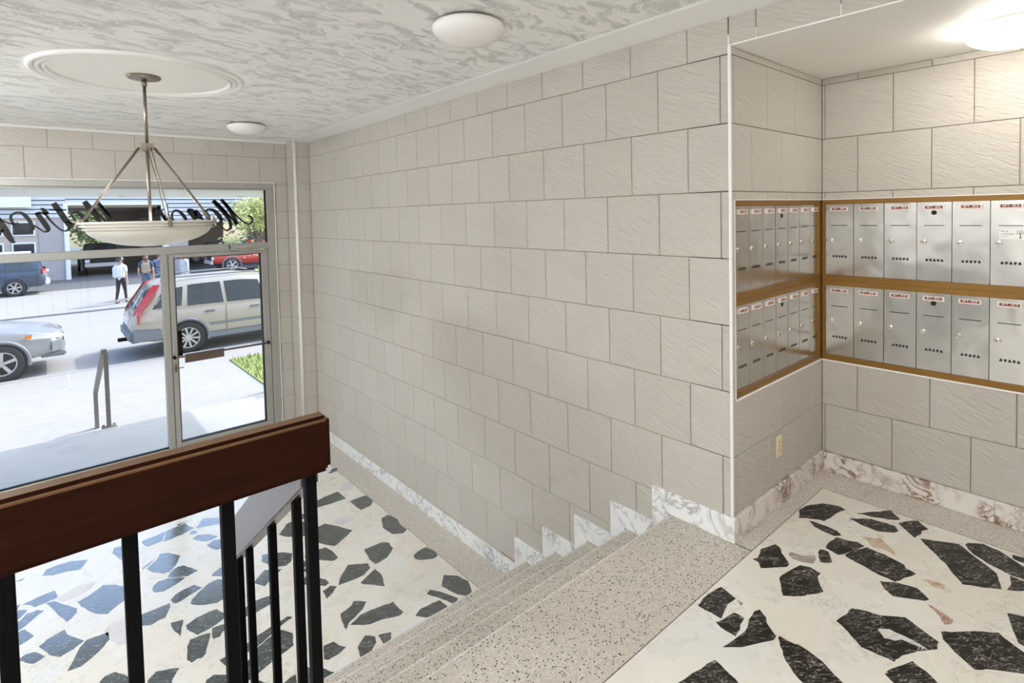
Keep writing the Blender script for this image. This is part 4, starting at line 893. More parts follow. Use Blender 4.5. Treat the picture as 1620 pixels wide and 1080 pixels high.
# ---- marble skirting
bb = empty('baseboard_right')
structure(bb)
HB = 0.113
def skirt_poly(name, poly, mat, parent, x0=XA - 0.012, x1=XA + 0.008):
    return MB().prism(poly, 'x', x0, x1).build(name, mat, parent, bevel=0.0015, segs=1)
g = 0.001
for k in range(5):
    y0 = YN - 0.012 if k == 0 else STEPY[k - 1] + 0.0005
    z = -RISE * k
    y1 = STEPY[k]
    skirt_poly('skirting_slab', [(y0, z + 0.0005), (y1 - g, z + 0.0005), (y1 + 0.1 - g, z + HB), (y0, z + HB)], M['marble'], bb)
    if k < 4:
        skirt_poly('skirting_slab', [(y1 + g, z + 0.0005), (y1 + 0.1, z + HB - g), (y1 + 0.1, z - RISE + HB + g), (y1 + 0.0005, z - RISE + HB + g)], M['marble'], bb)
    else:
        skirt_poly('skirting_slab', [(y1 + g, z + 0.0005), (y1 + 0.1, z + HB - g), (y1 + 0.1, ZL + HB + g), (y1 + 0.0005, ZL + HB + g)], M['marble'], bb)
ys = [STEPY[4] + 0.0005, 3.62, 4.55, 5.4, YP + 0.006]
for i in range(4):
    skirt_poly('skirting_slab', [(ys[i], ZL + 0.0005), (ys[i + 1] - g, ZL + 0.0005), (ys[i + 1] - g, ZL + HB), (ys[i], ZL + HB)], M['marble'], bb)
bn = structure(empty('baseboard_niche'))
xs = [XA + 0.0085, 2.95, XN + 0.005]
for i in range(2):
    MB().prism([(xs[i], 0.0005), (xs[i + 1] - g, 0.0005), (xs[i + 1] - g, HB - 0.002), (xs[i], HB - 0.002)], 'y', YN - 0.012, YN + 0.008).build('skirting_slab', M['marble_brown'], bn, bevel=0.0015, segs=1)
ys = [YN - 0.013, 0.456, -0.30, YNB]
for i in range(3):
    skirt_poly('skirting_slab', [(ys[i + 1] + g, 0.0005), (ys[i], 0.0005), (ys[i], HB - 0.004), (ys[i + 1] + g, HB - 0.004)], M['marble_brown'], bn, XN - 0.012, XN + 0.008)
bw = structure(empty('baseboard_window'))
MB().prism([(XP - 0.01, ZL + 0.0005), (XA - 0.013, ZL + 0.0005), (XA - 0.013, ZL + HB), (XP - 0.01, ZL + HB)], 'y', YP - 0.012, YP + 0.008).build('skirting_slab', M['marble'], bw, bevel=0.0015, segs=1)
skirt_poly('skirting_slab', [(YP + 0.009, ZL + 0.0005), (YW - 0.002, ZL + 0.0005), (YW - 0.002, ZL + HB), (YP + 0.009, ZL + HB)], M['marble'], bw, XP - 0.012, XP + 0.008)

# ---- shop-front window and door
win = structure(empty('window_1'))
FY0, FY1 = YW - 0.012, YW + 0.085
GY = YW + 0.030
def fr(name, x0, x1, z0, z1, y0=FY0, y1=FY1, mat='alu', parent=win, bev=0.004):
    return box(name, x0, x1, y0, y1, z0, z1, M[mat], parent, bevel=bev, segs=1)
fr('frame_head', WX0, WX1, 1.865, WZ1)
fr('frame_jamb', 1.945, WX1, WZ0, 1.865)
fr('frame_jamb', WX0, WX0 + 0.08, WZ0, 1.865)
fr('frame_sill', WX0 + 0.08, 0.912, WZ0, -0.80)
fr('transom_bar', WX0 + 0.08, 1.945, 1.192, 1.266)
fr('mullion', 0.912, 0.968, WZ0, 1.192)
fr('mullion', -1.30, -1.24, -0.80, 1.192)
fr('stop_bead', WX0 + 0.09, 1.945, 1.850, 1.866, FY0 + 0.02, GY, 'alu', win, 0.002)
fr('stop_bead', 1.928, 1.945, 1.266, 1.850, FY0 + 0.02, GY, 'rubber', win, 0.002)
fr('stop_bead', WX0 + 0.09, 0.912, -0.80, -0.786, FY0 + 0.02, GY, 'rubber', win, 0.002)
fr('outer_strip', WX1, WX1 + 0.008, WZ0, WZ1 + 0.008, FY0 - 0.004, YW + 0.01, 'whitetrim', win, 0.001)
fr('outer_strip', WX0, WX1, WZ1, WZ1 + 0.008, FY0 - 0.004, YW + 0.01, 'whitetrim', win, 0.001)
def pane(parent, x0, x1, z0, z1):
    return box('pane', x0, x1, GY, GY + 0.006, z0, z1, M['glass'], parent)
pane(win, WX0 + 0.08, 1.945, 1.266, 1.865)
pane(win, -1.24, 0.912, -0.80, 1.192)
pane(win, WX0 + 0.08, -1.30, -0.80, 1.192)
structure(box('trim_7', WX0, WX1 + 0.01, YW - 0.05, YW + 0.1, ZL, WZ0, M['whitetrim'], bevel=0.004))
door = structure(empty('door_1'))
dr = lambda *a, **k: fr(*a, parent=door, **k)
DX0, DX1, DZ0, DZ1 = 0.974, 1.940, -0.878, 1.186
dr('stile', DX0, 1.022, DZ0, DZ1, y0=FY0 + 0.004, y1=FY1 - 0.02)
dr('stile', 1.866, DX1, DZ0, DZ1, y0=FY0 + 0.004, y1=FY1 - 0.02)
dr('top_rail', 1.022, 1.866, 1.146, DZ1, y0=FY0 + 0.004, y1=FY1 - 0.02)
dr('bottom_rail', 1.022, 1.866, DZ0, -0.765, y0=FY0 + 0.004, y1=FY1 - 0.02)
gk = MB()
gk.box(1.022, 1.030, FY0 + 0.01, GY + 0.01, -0.765, 1.146)
gk.box(1.854, 1.866, FY0 + 0.01, GY + 0.01, -0.765, 1.146)
gk.box(1.022, 1.866, FY0 + 0.01, GY + 0.01, 1.138, 1.146)
gk.box(1.022, 1.866, FY0 + 0.01, GY + 0.01, -0.765, -0.754)
gk.build('gasket', M['rubber'], door)
pane(door, 1.030, 1.854, -0.754, 1.138)
pb = MB()
pb.tube([(0.985, YW - 0.045, 0.132), (1.905, YW - 0.045, 0.132)], 0.010, 10)
pbo = pb.build('push_bar', M['brownplate'], door, smooth=True)
m = MB()
m.box(0.975, 0.998, YW - 0.055, YW - 0.008, 0.118, 0.146)
m.box(1.892, 1.915, YW - 0.055, YW - 0.008, 0.118, 0.146)
m.build('bracket', M['iron'], pbo, bevel=0.003)
m = MB()
m.box(1.075, 1.44, YW - 0.060, YW - 0.052, 0.066, 0.156)
for i in range(6):
    m.box(1.085, 1.43, YW - 0.063, YW - 0.060, 0.078 + i * 0.012, 0.084 + i * 0.012)
m.build('push_plate', M['brownplate'], pbo)
box('pull_plate', 1.034, 1.078, YW + 0.062, YW + 0.075, 0.12, 0.385, M['iron'], door, bevel=0.003)
m = MB()
m.lathe([(0.0, YW - 0.022), (0.014, YW - 0.022), (0.014, YW - 0.008)], 16, (0.998, 0, 0.015), 'y')
m.box(0.988, 1.008, YW - 0.012, YW - 0.008, -0.03, 0.065)
m.box(1.0, 1.065, YW - 0.026, YW - 0.020, 0.011, 0.020)
m.build('lock_cylinder', M['nickel'], door)
m = MB()
m.box(1.545, 1.80, YW - 0.055, YW - 0.012, 1.21, 1.255)
m.box(1.545, 1.565, YW - 0.058, YW - 0.010, 1.205, 1.26)
m.tube([(1.56, YW - 0.05, 1.205), (1.70, YW - 0.09, 1.19), (1.90, YW - 0.03, 1.18)], 0.008, 8)
m.build('door_closer', M['alu'], door)
box('threshold', DX0, DX1, YW - 0.03, YW + 0.09, ZL, DZ0 - 0.006, M['alu'], door, bevel=0.003)

# ---- mirrored script on the transom glass (read from the street)
lett = empty('window_lettering', (0, GY - 0.002, 1.55))
tag(lett, 'black script lettering on the transom glass above the entrance door', 'lettering')
def smooth_stroke(pts, sub=5):
    P = [Vector(p) for p in pts]
    out = []
    for i in range(len(P) - 1):
        p0, p1, p2, p3 = P[max(i - 1, 0)], P[i], P[i + 1], P[min(i + 2, len(P) - 1)]
        for j in range(sub):
            u = j / sub
            out.append(0.5 * ((2 * p1) + (-p0 + p2) * u + (2 * p0 - 5 * p1 + 4 * p2 - p3) * u * u + (-p0 + 3 * p1 - 3 * p2 + p3) * u ** 3))
    out.append(P[-1])
    return out
for nm, strokes in LETTERS:
    m = MB()
    for st in strokes:
        q = smooth_stroke(st)
        vs, fs = [], []
        for i, p in enumerate(q):
            d = q[min(i + 1, len(q) - 1)] - q[max(i - 1, 0)]
            d = Vector((d.x, d.y))
            d = d.normalized() if d.length > 1e-6 else Vector((1, 0))
            nrm = Vector((-d.y, d.x)) * max(p.z * 1.3, 0.012) * 0.5
            vs += [(p.x + nrm.x, 0, p.y + nrm.y - 1.55), (p.x - nrm.x, 0, p.y - nrm.y - 1.55)]
        fs = [(2 * i, 2 * i + 1, 2 * i + 3, 2 * i + 2) for i in range(len(q) - 1)]
        m.add(vs, fs)
    mesh('letter', m.v, m.f, M['letter'], lett)
# ---------------------------------------------------------------- mailboxes
GLYPH = {'A': '010101111101101', 'P': '110101110100100', 'T': '111010010010010', '.': '000000000000010',
         '0': '111101101101111', '1': '010110010010111', '2': '111001111100111', '3': '111001011001111', '4': '101101111001001',
         '5': '111100111001111', '6': '111100111101111', '7': '111001010010010', '8': '111101111101111', '9': '111101111001111'}
def tag_mesh(text):
    """ivory holder with a raised rim, red strip and small white lettering; local x right, z up, front towards -y"""
    m = MB()
    w, h = 0.088, 0.0235
    o, i = [(-w / 2, -h / 2), (w / 2, -h / 2), (w / 2, h / 2), (-w / 2, h / 2)], [(-w / 2 + .008, -h / 2 + .006), (w / 2 - .008, -h / 2 + .006), (w / 2 - .008, h / 2 - .004), (-w / 2 + .008, h / 2 - .004)]
    m.cur = 0
    vs = [(x, 0, z) for x, z in o] + [(x * 0.97, -0.009, z * 0.92) for x, z in o] + [(x, -0.009, z) for x, z in i] + [(x, -0.006, z) for x, z in i]
    fs = []
    for k in range(4):
        j = (k + 1) % 4
        fs += [(k, j, 4 + j, 4 + k), (4 + k, 4 + j, 8 + j, 8 + k), (8 + k, 8 + j, 12 + j, 12 + k)]
    m.add(vs, fs)
    m.cur = 1
    m.add([(x, -0.006, z) for x, z in i], [(0, 1, 2, 3)])
    m.cur = 2
    px, pz = 0.0021, 0.0017
    tw = (len(text) * 4 - 1) * px
    x = -tw / 2
    for ch in text:
        if ch != ' ':
            bits = GLYPH[ch]
            for r in range(5):
                for c in range(3):
                    if bits[r * 3 + c] == '1':
                        a, b = x + c * px, 0.0013 + (2.0 - r) * pz
                        m.add([(a, -0.0063, b), (a + px, -0.0063, b), (a + px, -0.0063, b + pz), (a, -0.0063, b + pz)], [(0, 1, 2, 3)])
        x += 4 * px
    me = bpy.data.meshes.new('name_tag')
    me.from_pydata(m.v, [], m.f)
    for k in ('tagwhite', 'tagred', 'paper'):
        me.materials.append(M[k])
    for p, q in zip(me.polygons, m.m):
        p.material_index = q
    return me
DOOR_P = 0.144
def proto_mesh(mb, name, mats, bevel=0.0):
    o = mb.build(name, None, None, mats=mats, bevel=bevel)
    me = o.data
    bpy.data.objects.remove(o)
    return me
lock_me = proto_mesh(MB().lathe([(0.0135, 0), (0.0135, -0.003), (0.0105, -0.006), (0.0095, -0.0045), (0.0075, -0.0045), (0.0065, -0.007), (0.0, -0.007)], 18, axis='y'), 'lock', [M['chrome']])
for p in lock_me.polygons: p.use_smooth = True
key_mb = MB()
key_mb.box(-0.0012, 0.0012, -0.0074, -0.006, -0.0045, 0.0035)
key_me = proto_mesh(key_mb, 'keyhole', [M['black']])
slot_me = proto_mesh(MB().box(-0.042, 0.042, -0.0008, 0.0, -0.0017, 0.0017), 'slot', [M['black']])
vm = MB()
for i in range(5):
    cx = -0.031 + i * 0.0155
    s = 1 if i % 2 == 0 else -1
    vm.add([(cx - 0.0068, -0.0006, -0.006 * s), (cx + 0.0068, -0.0006, -0.006 * s), (cx + 0.002, -0.0006, 0.007 * s), (cx - 0.002, -0.0006, 0.007 * s)], [(0, 1, 2, 3)])
vent_me = bpy.data.meshes.new('vent_holes')
vent_me.from_pydata(vm.v, [], vm.f)
vent_me.materials.append(M['black'])
hole_me = proto_mesh(MB().lathe([(0.0, -0.001), (0.0095, -0.001), (0.0115, -0.0012), (0.0115, 0)], 18, axis='y'), 'master_lock_hole', [M['black']])
DOOR_ME = {}
def door_mesh(w, h):
    k = (round(w, 4), round(h, 4))
    if k not in DOOR_ME:
        m = MB()
        m.box(0, w, 0, 0.004, 0, h)
        DOOR_ME[k] = proto_mesh(m, 'door', [M['steel']], bevel=0.0012)
    return DOOR_ME[k]
def mailbox_unit(loc, rz, n, zdoor, hdoor, frame_rects, numbers, label, widths=None, sticker=None):
    u = empty('mailbox_unit', loc, rz)
    tag(u, label, 'mailboxes', 'apartment mailbox units')
    fm = MB()
    for (x0, x1, y0, y1, z0, z1) in frame_rects:
        fm.box(x0, x1, y0, y1, z0, z1)
    fm.build('frame', M['bronze'], u)
    bk = MB()
    bk.box(0.0, n * DOOR_P - 0.01, 0.006, 0.010, zdoor, zdoor + hdoor)
    bk.build('backing', M['black'], u)
    for i in range(n):
        w = DOOR_P - 0.0028
        if widths and i in widths: w = widths[i]
        d = bpy.data.objects.new('door', door_mesh(w, hdoor - 0.002))
        COL.objects.link(d)
        d.parent = u
        d.location = (i * DOOR_P + 0.0014, 0.0, zdoor + 0.001)
        d.rotation_euler = (random.uniform(-0.003, 0.003), 0, random.uniform(-0.006, 0.006))
        def sub(me, x, z, y=0.0):
            o = bpy.data.objects.new(me.name.split('.')[0], me)
            COL.objects.link(o)
            o.parent = d
            o.location = (x, y, z)
            return o
        sub(tag_mesh('APT.' + str(numbers[i])), 0.0705, hdoor - 0.029)
        sub(lock_me, 0.029, 0.197 + random.uniform(-0.002, 0.002))
        sub(key_me, 0.029, 0.197)
        sub(slot_me, 0.0705, 0.281)
        sub(vent_me, 0.0725, 0.106)
        if i == 3:
            sub(hole_me, 0.0705, 0.346)
        if sticker is not None and i == sticker:
            st = MB()
            st.cur = 0
            st.box(0.032, 0.128, -0.0012, -0.0002, 0.219, 0.266)
            st.cur = 1
            def ln(x, z, txt_w, gaps):
                xx = x
                for wl in txt_w:
                    st.box(xx, xx + wl, -0.0015, -0.0012, z, z + 0.0035)
                    xx += wl + gaps
            # "Pas de / circulaires / S.V.P." in tiny type
            TXT = {'P': '110101110100100', 'a': '000011101101011', 's': '000011110011110', 'd': '001011101101011', 'e': '000010111100011', 'c': '000011100100011',
                   'i': '010000010010010', 'r': '000101110100100', 'u': '000101101101011', 'l': '100100100100110', 'S': '011100010001110', 'V': '101101101101010', '.': '000000000000010', ' ': '0' * 15}
            for row, txt in enumerate(('Pas de', 'circulaires', 'S.V.P.')):
                px = 0.00105
                xx, zz = 0.0365, 0.2575 - row * 0.0125
                for ch in txt:
                    for r_ in range(5):
                        for c_ in range(3):
                            if TXT[ch][r_ * 3 + c_] == '1':
                                a_, b_ = xx + c_ * px, zz - r_ * 0.0013
                                st.add([(a_, -0.0015, b_), (a_ + px, -0.0015, b_), (a_ + px, -0.0015, b_ + 0.0013), (a_, -0.0015, b_ + 0.0013)], [(0, 1, 2, 3)])
                    xx += 4 * px
            st.add([(0.099, -0.0015, 0.223), (0.109, -0.0015, 0.223), (0.1055, -0.0015, 0.229), (0.1048, -0.0015, 0.245), (0.1032, -0.0015, 0.245), (0.1025, -0.0015, 0.229)], [(0, 1, 2, 3, 4, 5)])
            rr = random.Random(3)
            for q in range(26):
                an, ra = rr.uniform(0.1, math.pi - 0.1), rr.uniform(0.006, 0.020)
                cx, cz, s_ = 0.104 + math.cos(an) * ra * 1.05, 0.240 + math.sin(an) * ra, 0.0018
                st.add([(cx - s_, -0.0015, cz), (cx, -0.0015, cz - s_ * .6), (cx + s_, -0.0015, cz + .0006), (cx, -0.0015, cz + s_ * .7)], [(0, 1, 2, 3)])
            for (ax, az) in ((0.092, 0.249), (0.116, 0.250), (0.099, 0.256), (0.110, 0.257)):
                st.add([(0.1034, -0.0015, 0.238), (0.1046, -0.0015, 0.238), (ax + 0.0005, -0.0015, az), (ax - 0.0005, -0.0015, az)], [(0, 1, 2, 3)])
            so = st.build('sticker', None, d, mats=[M['paper'], M['letter']])
            so['label'] = 'white sticker with a tree'
    return u
def frame_for(L, top, bot, z0, z1, f0=-0.006, lend=None, rend=None):
    rects = [(-0.014, L, f0, 0.008, z1 - top, z1), (-0.014, L, f0, 0.008, z0, z0 + bot)]
    if lend: rects.append((lend[0], lend[1], f0, 0.008, z0 + bot, z1 - top))
    if rend: rects.append((rend[0], rend[1], f0, 0.008, z0 + bot, z1 - top))
    return rects
LX0, LYP = 2.403, YN + 0.014
BXP, BYS = XN + 0.008, 1.2045
for (z0, z1, top, bot, row) in ((1.1085, 1.566, 0.025, 0.031, 'upper'), (0.650, 1.1075, 0.028, 0.030, 'lower')):
    n0 = 300 if row == 'upper' else 200
    mailbox_unit((LX0, LYP, z0), 0, 7, bot, z1 - z0 - top - bot,
                 frame_for(XN - 0.006 - LX0, top, bot, 0, z1 - z0, f0=-0.010, lend=(-0.014, 0.0), rend=(3.368 - LX0, XN - 0.006 - LX0)), [n0 + 1 + i for i in range(7)],
                 row + ' row of steel mailboxes on the narrow side wall of the niche', widths={6: 0.130})
    mailbox_unit((BXP, BYS, z0), R(-90), 8, bot, z1 - z0 - top - bot,
                 frame_for(8 * DOOR_P + 0.012, top, bot, 0, z1 - z0, f0=-0.008, lend=(-0.014, 0.0), rend=(8 * DOOR_P, 8 * DOOR_P + 0.012)), [n0 + 8 + i for i in range(8)],
                 row + ' row of steel mailboxes facing the stairs in the niche', sticker=5 if row == 'upper' else None)

# ---------------------------------------------------------------- wall socket
ot = empty('wall_outlet', (2.819, YN, 0.31))
tag(ot, 'ivory double wall outlet low on the niche side wall', 'outlet')
MB().box(-0.036, 0.036, -0.005, 0.0, -0.058, 0.058).build('cover_plate', M['ivory'], ot, bevel=0.003)
for dz in (0.021, -0.021):
    MB().lathe([(0.0, -0.0075), (0.0155, -0.0075), (0.017, -0.005)], 20, (0, 0, dz), 'y').build('receptacle', M['ivory'], ot)
    m = MB()
    m.box(-0.0065, -0.0045, -0.0082, -0.007, dz - 0.004, dz + 0.006)
    m.box(0.0045, 0.0065, -0.0082, -0.007, dz - 0.004, dz + 0.006)
    m.box(-0.002, 0.002, -0.0082, -0.007, dz - 0.011, dz - 0.007)
    m.build('socket_slot', M['black'], ot)
MB().lathe([(0.0, -0.0062), (0.0035, -0.0062), (0.0035, -0.005)], 10, (0, 0, 0), 'y').build('screw', M['nickel'], ot)

# ---------------------------------------------------------------- guard rail on the landing and the stair handrail
GYF, GYB = 1.300, 1.356
gr = empty('guard_rail', (0.0, 1.33, 0.0))
tag(gr, 'dark wooden board on black iron balusters along the landing edge', 'railing')
m = MB()
zt, zb = 1.046, 0.907
m.box(XL + 0.02 , 0.521, GYF - 1.33, GYB - 1.33, zb, zt)
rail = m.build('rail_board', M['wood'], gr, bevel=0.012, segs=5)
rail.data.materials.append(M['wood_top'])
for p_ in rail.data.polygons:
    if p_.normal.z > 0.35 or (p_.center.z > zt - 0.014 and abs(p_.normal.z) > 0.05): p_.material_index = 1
m = MB()
m.lathe([(0.0, GYF - 1.3315), (0.006, GYF - 1.3312), (0.0075, GYF - 1.329)], 12, (0.472, 0, 1.005), 'y')
m.build('wood_plug', M['wood'], gr)
bal_me = None
for i, x in enumerate([0.476, 0.2905, 0.1115, -0.0735, -0.26, -0.445, -0.63, -0.815, -1.0, -1.2, -1.4, -1.6, -1.8, -2.0, -2.2, -2.4, -2.6]):
    if bal_me is None:
        o = box('baluster', -0.013, 0.013, -0.013, 0.013, 0.0, zb + 0.004, M['iron'], gr, bevel=0.002, segs=1)
        bal_me = o.data
    else:
        o = bpy.data.objects.new('baluster', bal_me)
        COL.objects.link(o)
        o.parent = gr
    o.location = (x, 0.005, 0.0)
hr = empty('stair_handrail', (0.52, 1.60, -0.2))
tag(hr, 'sloping wooden handrail with iron balusters beside the steps', 'railing')
# board in the plane x = 0.52, seen from its left side; lower edge through the traced points
SL = 0.735
def zlow(y): return -0.68 + EYE - SL * (y - 1.42)
HV = 0.172
ya, yb = 1.51, 2.335
m = MB()
m.prism([(ya - 1.6, zlow(ya) + 0.2), (yb - 1.6, zlow(yb) + 0.2), (yb - 1.6, zlow(yb) + 0.2 + 0.115), (yb - 0.07 - 1.6, zlow(yb - 0.07) + 0.2 + HV), (ya - 1.6, zlow(ya) + 0.2 + HV)], 'x', -0.004, 0.044)
o = m.build('rail_board', M['wood_gloss'], hr, bevel=0.006, segs=2)
for y in (1.625, 1.87, 2.155, 2.30):
    k = sum(1 for s_ in STEPY if y > s_)
    z0 = -RISE * k
    MB().box(0.006, 0.030, y - 1.6 - 0.012, y - 1.6 + 0.012, z0 + 0.2, zlow(y) + 0.2 + 0.03).build('baluster', M['iron'], hr, bevel=0.002, segs=1)

# ---------------------------------------------------------------- ceiling lamps
def flush_lamp(x, y, z, lit, label):
    e = empty('ceiling_lamp', (x, y, z))
    tag(e, label, 'ceiling lamp', 'flush ceiling lamps')
    MB().lathe([(0.0, 0), (0.135, 0), (0.142, -0.006), (0.142, -0.026), (0.135, -0.030), (0.0, -0.030)], 40).build('base_ring', M['nickel'], e, smooth=False)
    prof = [(0.166 * math.cos(a), -0.026 - 0.075 * math.sin(a)) for a in [R(i * 9) for i in range(0, 10)]] + [(0.0, -0.101)]
    prof = [(0.140, -0.012), (0.158, -0.014)] + prof
    MB().lathe(prof, 44).build('shade', lit or M['opal'], e, smooth=True)
    return e
flush_lamp(1.510, 2.026, ZC, None, 'unlit white dome lamp on the plaster ceiling above the stairs')
flush_lamp(1.472, 5.396, ZC, None, 'unlit white dome lamp close to the entrance wall')
flush_lamp(2.99, 0.352, ZS, M['lit'], 'lit white dome lamp on the smooth niche ceiling')
flush_lamp(0.3, -0.9, ZC, M['lit_fill'], 'added unseen fill lamp with white dome over the upper landing')  # this and the next three: unseen lamps added to brighten the interior
flush_lamp(-1.5, 0.6, ZC, M['lit_fill'], 'added unseen fill lamp with white dome at the left end of the landing')

flush_lamp(-1.9, 3.0, ZC, M['lit_fill'], 'added unseen fill lamp with white dome over the left part of the entrance hall')
flush_lamp(-0.85, 4.75, ZC, M['lit_fill'], 'added unseen fill lamp with white dome left of the pendant near the window wall')

# ---------------------------------------------------------------- ceiling medallion and pendant
PX, PY = 0.508, 3.935
md = empty('ceiling_medallion', (PX, PY, ZC))
tag(md, 'round white plaster ring moulding on the ceiling above the pendant', 'ceiling moulding')
MB().lathe([(0.0, -0.004), (0.444, -0.004), (0.444, 0.0)], 72).build('disc', M['white'], md, smooth=False)
for r0, r1 in ((0.447, 0.470), (0.474, 0.500), (0.504, 0.538)):
    prof = [(r0, 0.0)] + [(r0 + (r1 - r0) * (0.5 - 0.5 * math.cos(R(i * 22.5))), -0.020 * math.sin(R(i * 22.5)) ** 0.8) for i in range(1, 8)] + [(r1, 0.0)]
    MB().lathe(prof, 72).build('ring', M['whitetrim'], md, smooth=True)
pd = empty('pendant_lamp', (PX, PY, ZC))
tag(pd, 'hanging cream glass bowl lamp on three metal arms in front of the window', 'pendant lamp')
MB().lathe([(0.0, -0.004), (0.086, -0.004), (0.088, -0.012), (0.080, -0.020), (0.03, -0.027), (0.0, -0.028)], 32).build('canopy', M['nickel'], pd, smooth=True)
ZH = 1.975 - ZC
m = MB()
m.tube([(0, 0, -0.028), (0, 0, ZH)], 0.009, 10)
m.tube([(0, 0, -0.026), (0, 0, -0.062)], 0.015, 10)
m.build('stem', M['nickel'], pd, smooth=True)
hb = MB()
hb.box(-0.032, 0.032, -0.032, 0.032, ZH - 0.022, ZH + 0.022)
hub = hb.build('hub', M['nickel'], pd, bevel=0.004)
ZRIM = 1.530 - ZC
RB = 0.355
fdir = Vector((PX, PY, 0)).normalized()
vdir = Vector((fdir.y, -fdir.x, 0))
for ang, rr_, gp_ in ((176, 0.0058, 0.0075), (-22, 0.0058, 0.0075), (285, 0.0030, 0.0085)):
    d = vdir * math.cos(R(ang)) + fdir * math.sin(R(ang))
    m = MB()
    sd = d.cross(Vector((0, 0, 1)))
    for s in (-gp_, gp_):
        m.tube([d * 0.04 + sd * s + Vector((0, 0, ZH - 0.004)), d * (RB - 0.03) + sd * s + Vector((0, 0, ZRIM + 0.015))], rr_, 8)
    m.build('arm', M['nickel'], pd, smooth=True)
    c = d * (RB - 0.012)
    m = MB()
    m.tube([c + Vector((0, 0, ZRIM + 0.02)), c + d * 0.02 + Vector((0, 0, ZRIM - 0.035))], 0.010, 8)
    m.build('clip', M['nickel'], pd)
m = MB()
m.tube([(0, 0, ZH - 0.02), (0, 0, ZRIM - 0.09)], 0.009, 10)
m.build('centre_rod', M['nickel'], pd, smooth=True)
for q in (90, 210, 330):
    m = MB()
    cx_, cy_ = 0.10 * math.cos(R(q)), 0.10 * math.sin(R(q))
    m.lathe([(0.0, ZRIM - 0.025), (0.016, ZRIM - 0.03), (0.028, ZRIM - 0.05), (0.030, ZRIM - 0.065), (0.022, ZRIM - 0.085), (0.013, ZRIM - 0.10)], 16, (cx_, cy_, 0))
    m.build('fill_bulb', M['fill_bulb'], pd, smooth=True)  # glowing bulbs added inside the bowl to light the ceiling
prof = []
for i in range(15):
    a = R(90 * i / 14)
    prof.append((0.318 * math.sin(a), ZRIM - 0.045 - 0.105 * math.cos(a) ** 1.15))
prof += [(0.330, ZRIM - 0.046), (0.334, ZRIM - 0.038), (0.322, ZRIM - 0.036), (0.322, ZRIM - 0.032), (0.344, ZRIM - 0.028), (0.346, ZRIM - 0.020), (0.334, ZRIM - 0.018), (0.334, ZRIM - 0.014), (RB, ZRIM - 0.010), (RB - 0.004, ZRIM + 0.002), (RB - 0.02, ZRIM - 0.004)]
for i in range(12):
    a = R(90 - 90 * i / 11)
    prof.append((0.306 * math.sin(a), ZRIM - 0.036 - 0.100 * math.cos(a) ** 1.15))
MB().lathe(prof, 56).build('bowl', M['alabaster'], pd, smooth=True)
# ---------------------------------------------------------------- street, canopy, far building
GZ = -1.57
KY = 14.50            # near kerb
def gslab(name, x0, x1, y0, y1, z, mat, label, cat, th=0.2):
    o = box(name, x0, x1, y0, y1, z - th, z, M[mat])
    return structure(o)
gslab('ground_road', -60, 70, KY, 24.3, GZ - 0.03, 'road', '', '')
sw = gslab('ground_sidewalk', -60, 3.05, 9.45, KY, GZ, 'concrete', '', '')
jt = MB()
for y in (11.25, 13.05):
    jt.box(-20, 3.05, y, y + 0.03, GZ - 0.002, GZ + 0.001)
for x in (-6.7, -4.4, -2.1, 0.31, 2.65):
    jt.box(x, x + 0.025, 13.05, KY, GZ - 0.002, GZ + 0.001)
jt.build('joint', plain('joint_grey', (0.34, 0.34, 0.34), 0.9), sw)  # flat grey strips marking the pavement joints
s2 = gslab('ground_sidewalk', 3.05, 70, 13.2, KY, GZ, 'concrete', '', '')
gslab('ground_lawn', 3.05, 70, 6.64, 13.2, GZ + 0.02, 'grass', '', '')
gslab('ground_sidewalk', -60, 70, 24.3, 32.7, GZ, 'concrete', '', '')
gslab('ground_lot', -60, 70, 32.7, 90, GZ, 'asphalt', '', '')
gslab('ground_near', -60, 3.05, 6.64, 9.45, GZ, 'concrete', '', '')
kb = MB()
kb.box(-60, 70, KY - 0.02, KY + 0.15, GZ - 0.1, GZ + 0.004)
structure(kb.build('kerb_near', M['concrete']))
kb = MB()
kb.box(-60, 70, 24.15, 24.32, GZ - 0.1, GZ + 0.03)
structure(kb.build('kerb_far', M['concrete']))
# grass blades on the lawn strip
gb = MB()
rg = random.Random(5)
for i in range(2600):
    x, y = rg.uniform(3.06, 5.6), rg.uniform(9.6, 13.15)
    h = rg.uniform(0.05, 0.13)
    a = rg.uniform(0, 6.28)
    dx, dy = math.cos(a) * 0.012, math.sin(a) * 0.012
    gb.add([(x - dx, y - dy, GZ + 0.015), (x + dx, y + dy, GZ + 0.015), (x + rg.uniform(-.04, .04), y + rg.uniform(-.04, .04), GZ + 0.02 + h)], [(0, 1, 2)])
g_o = mesh('grass', gb.v, gb.f, leaf('grass_blades', (0.16, 0.22, 0.05), (0.40, 0.44, 0.16)))
tag(g_o, 'short grass growing beside the walkway outside the door', 'grass', kind='stuff')
# entrance landing and its steps
LZ = -0.99
land = empty('entrance_landing', (0.4, 7.4, LZ))
tag(land, 'grey concrete landing with steps outside the entrance window', 'landing')
MB().box(-3.2, 2.9, 6.64 - 7.4, 8.28 - 7.4, -0.58, 0.0).build('slab', M['landing'], land, bevel=0.006, segs=1)
for k in range(3):
    MB().box(-3.2, 2.9, 8.26 - 7.4 + k * 0.30, 8.58 - 7.4 + k * 0.30, -0.58, -0.145 * (k + 1)).build('step', M['concrete'], land, bevel=0.006, segs=1)
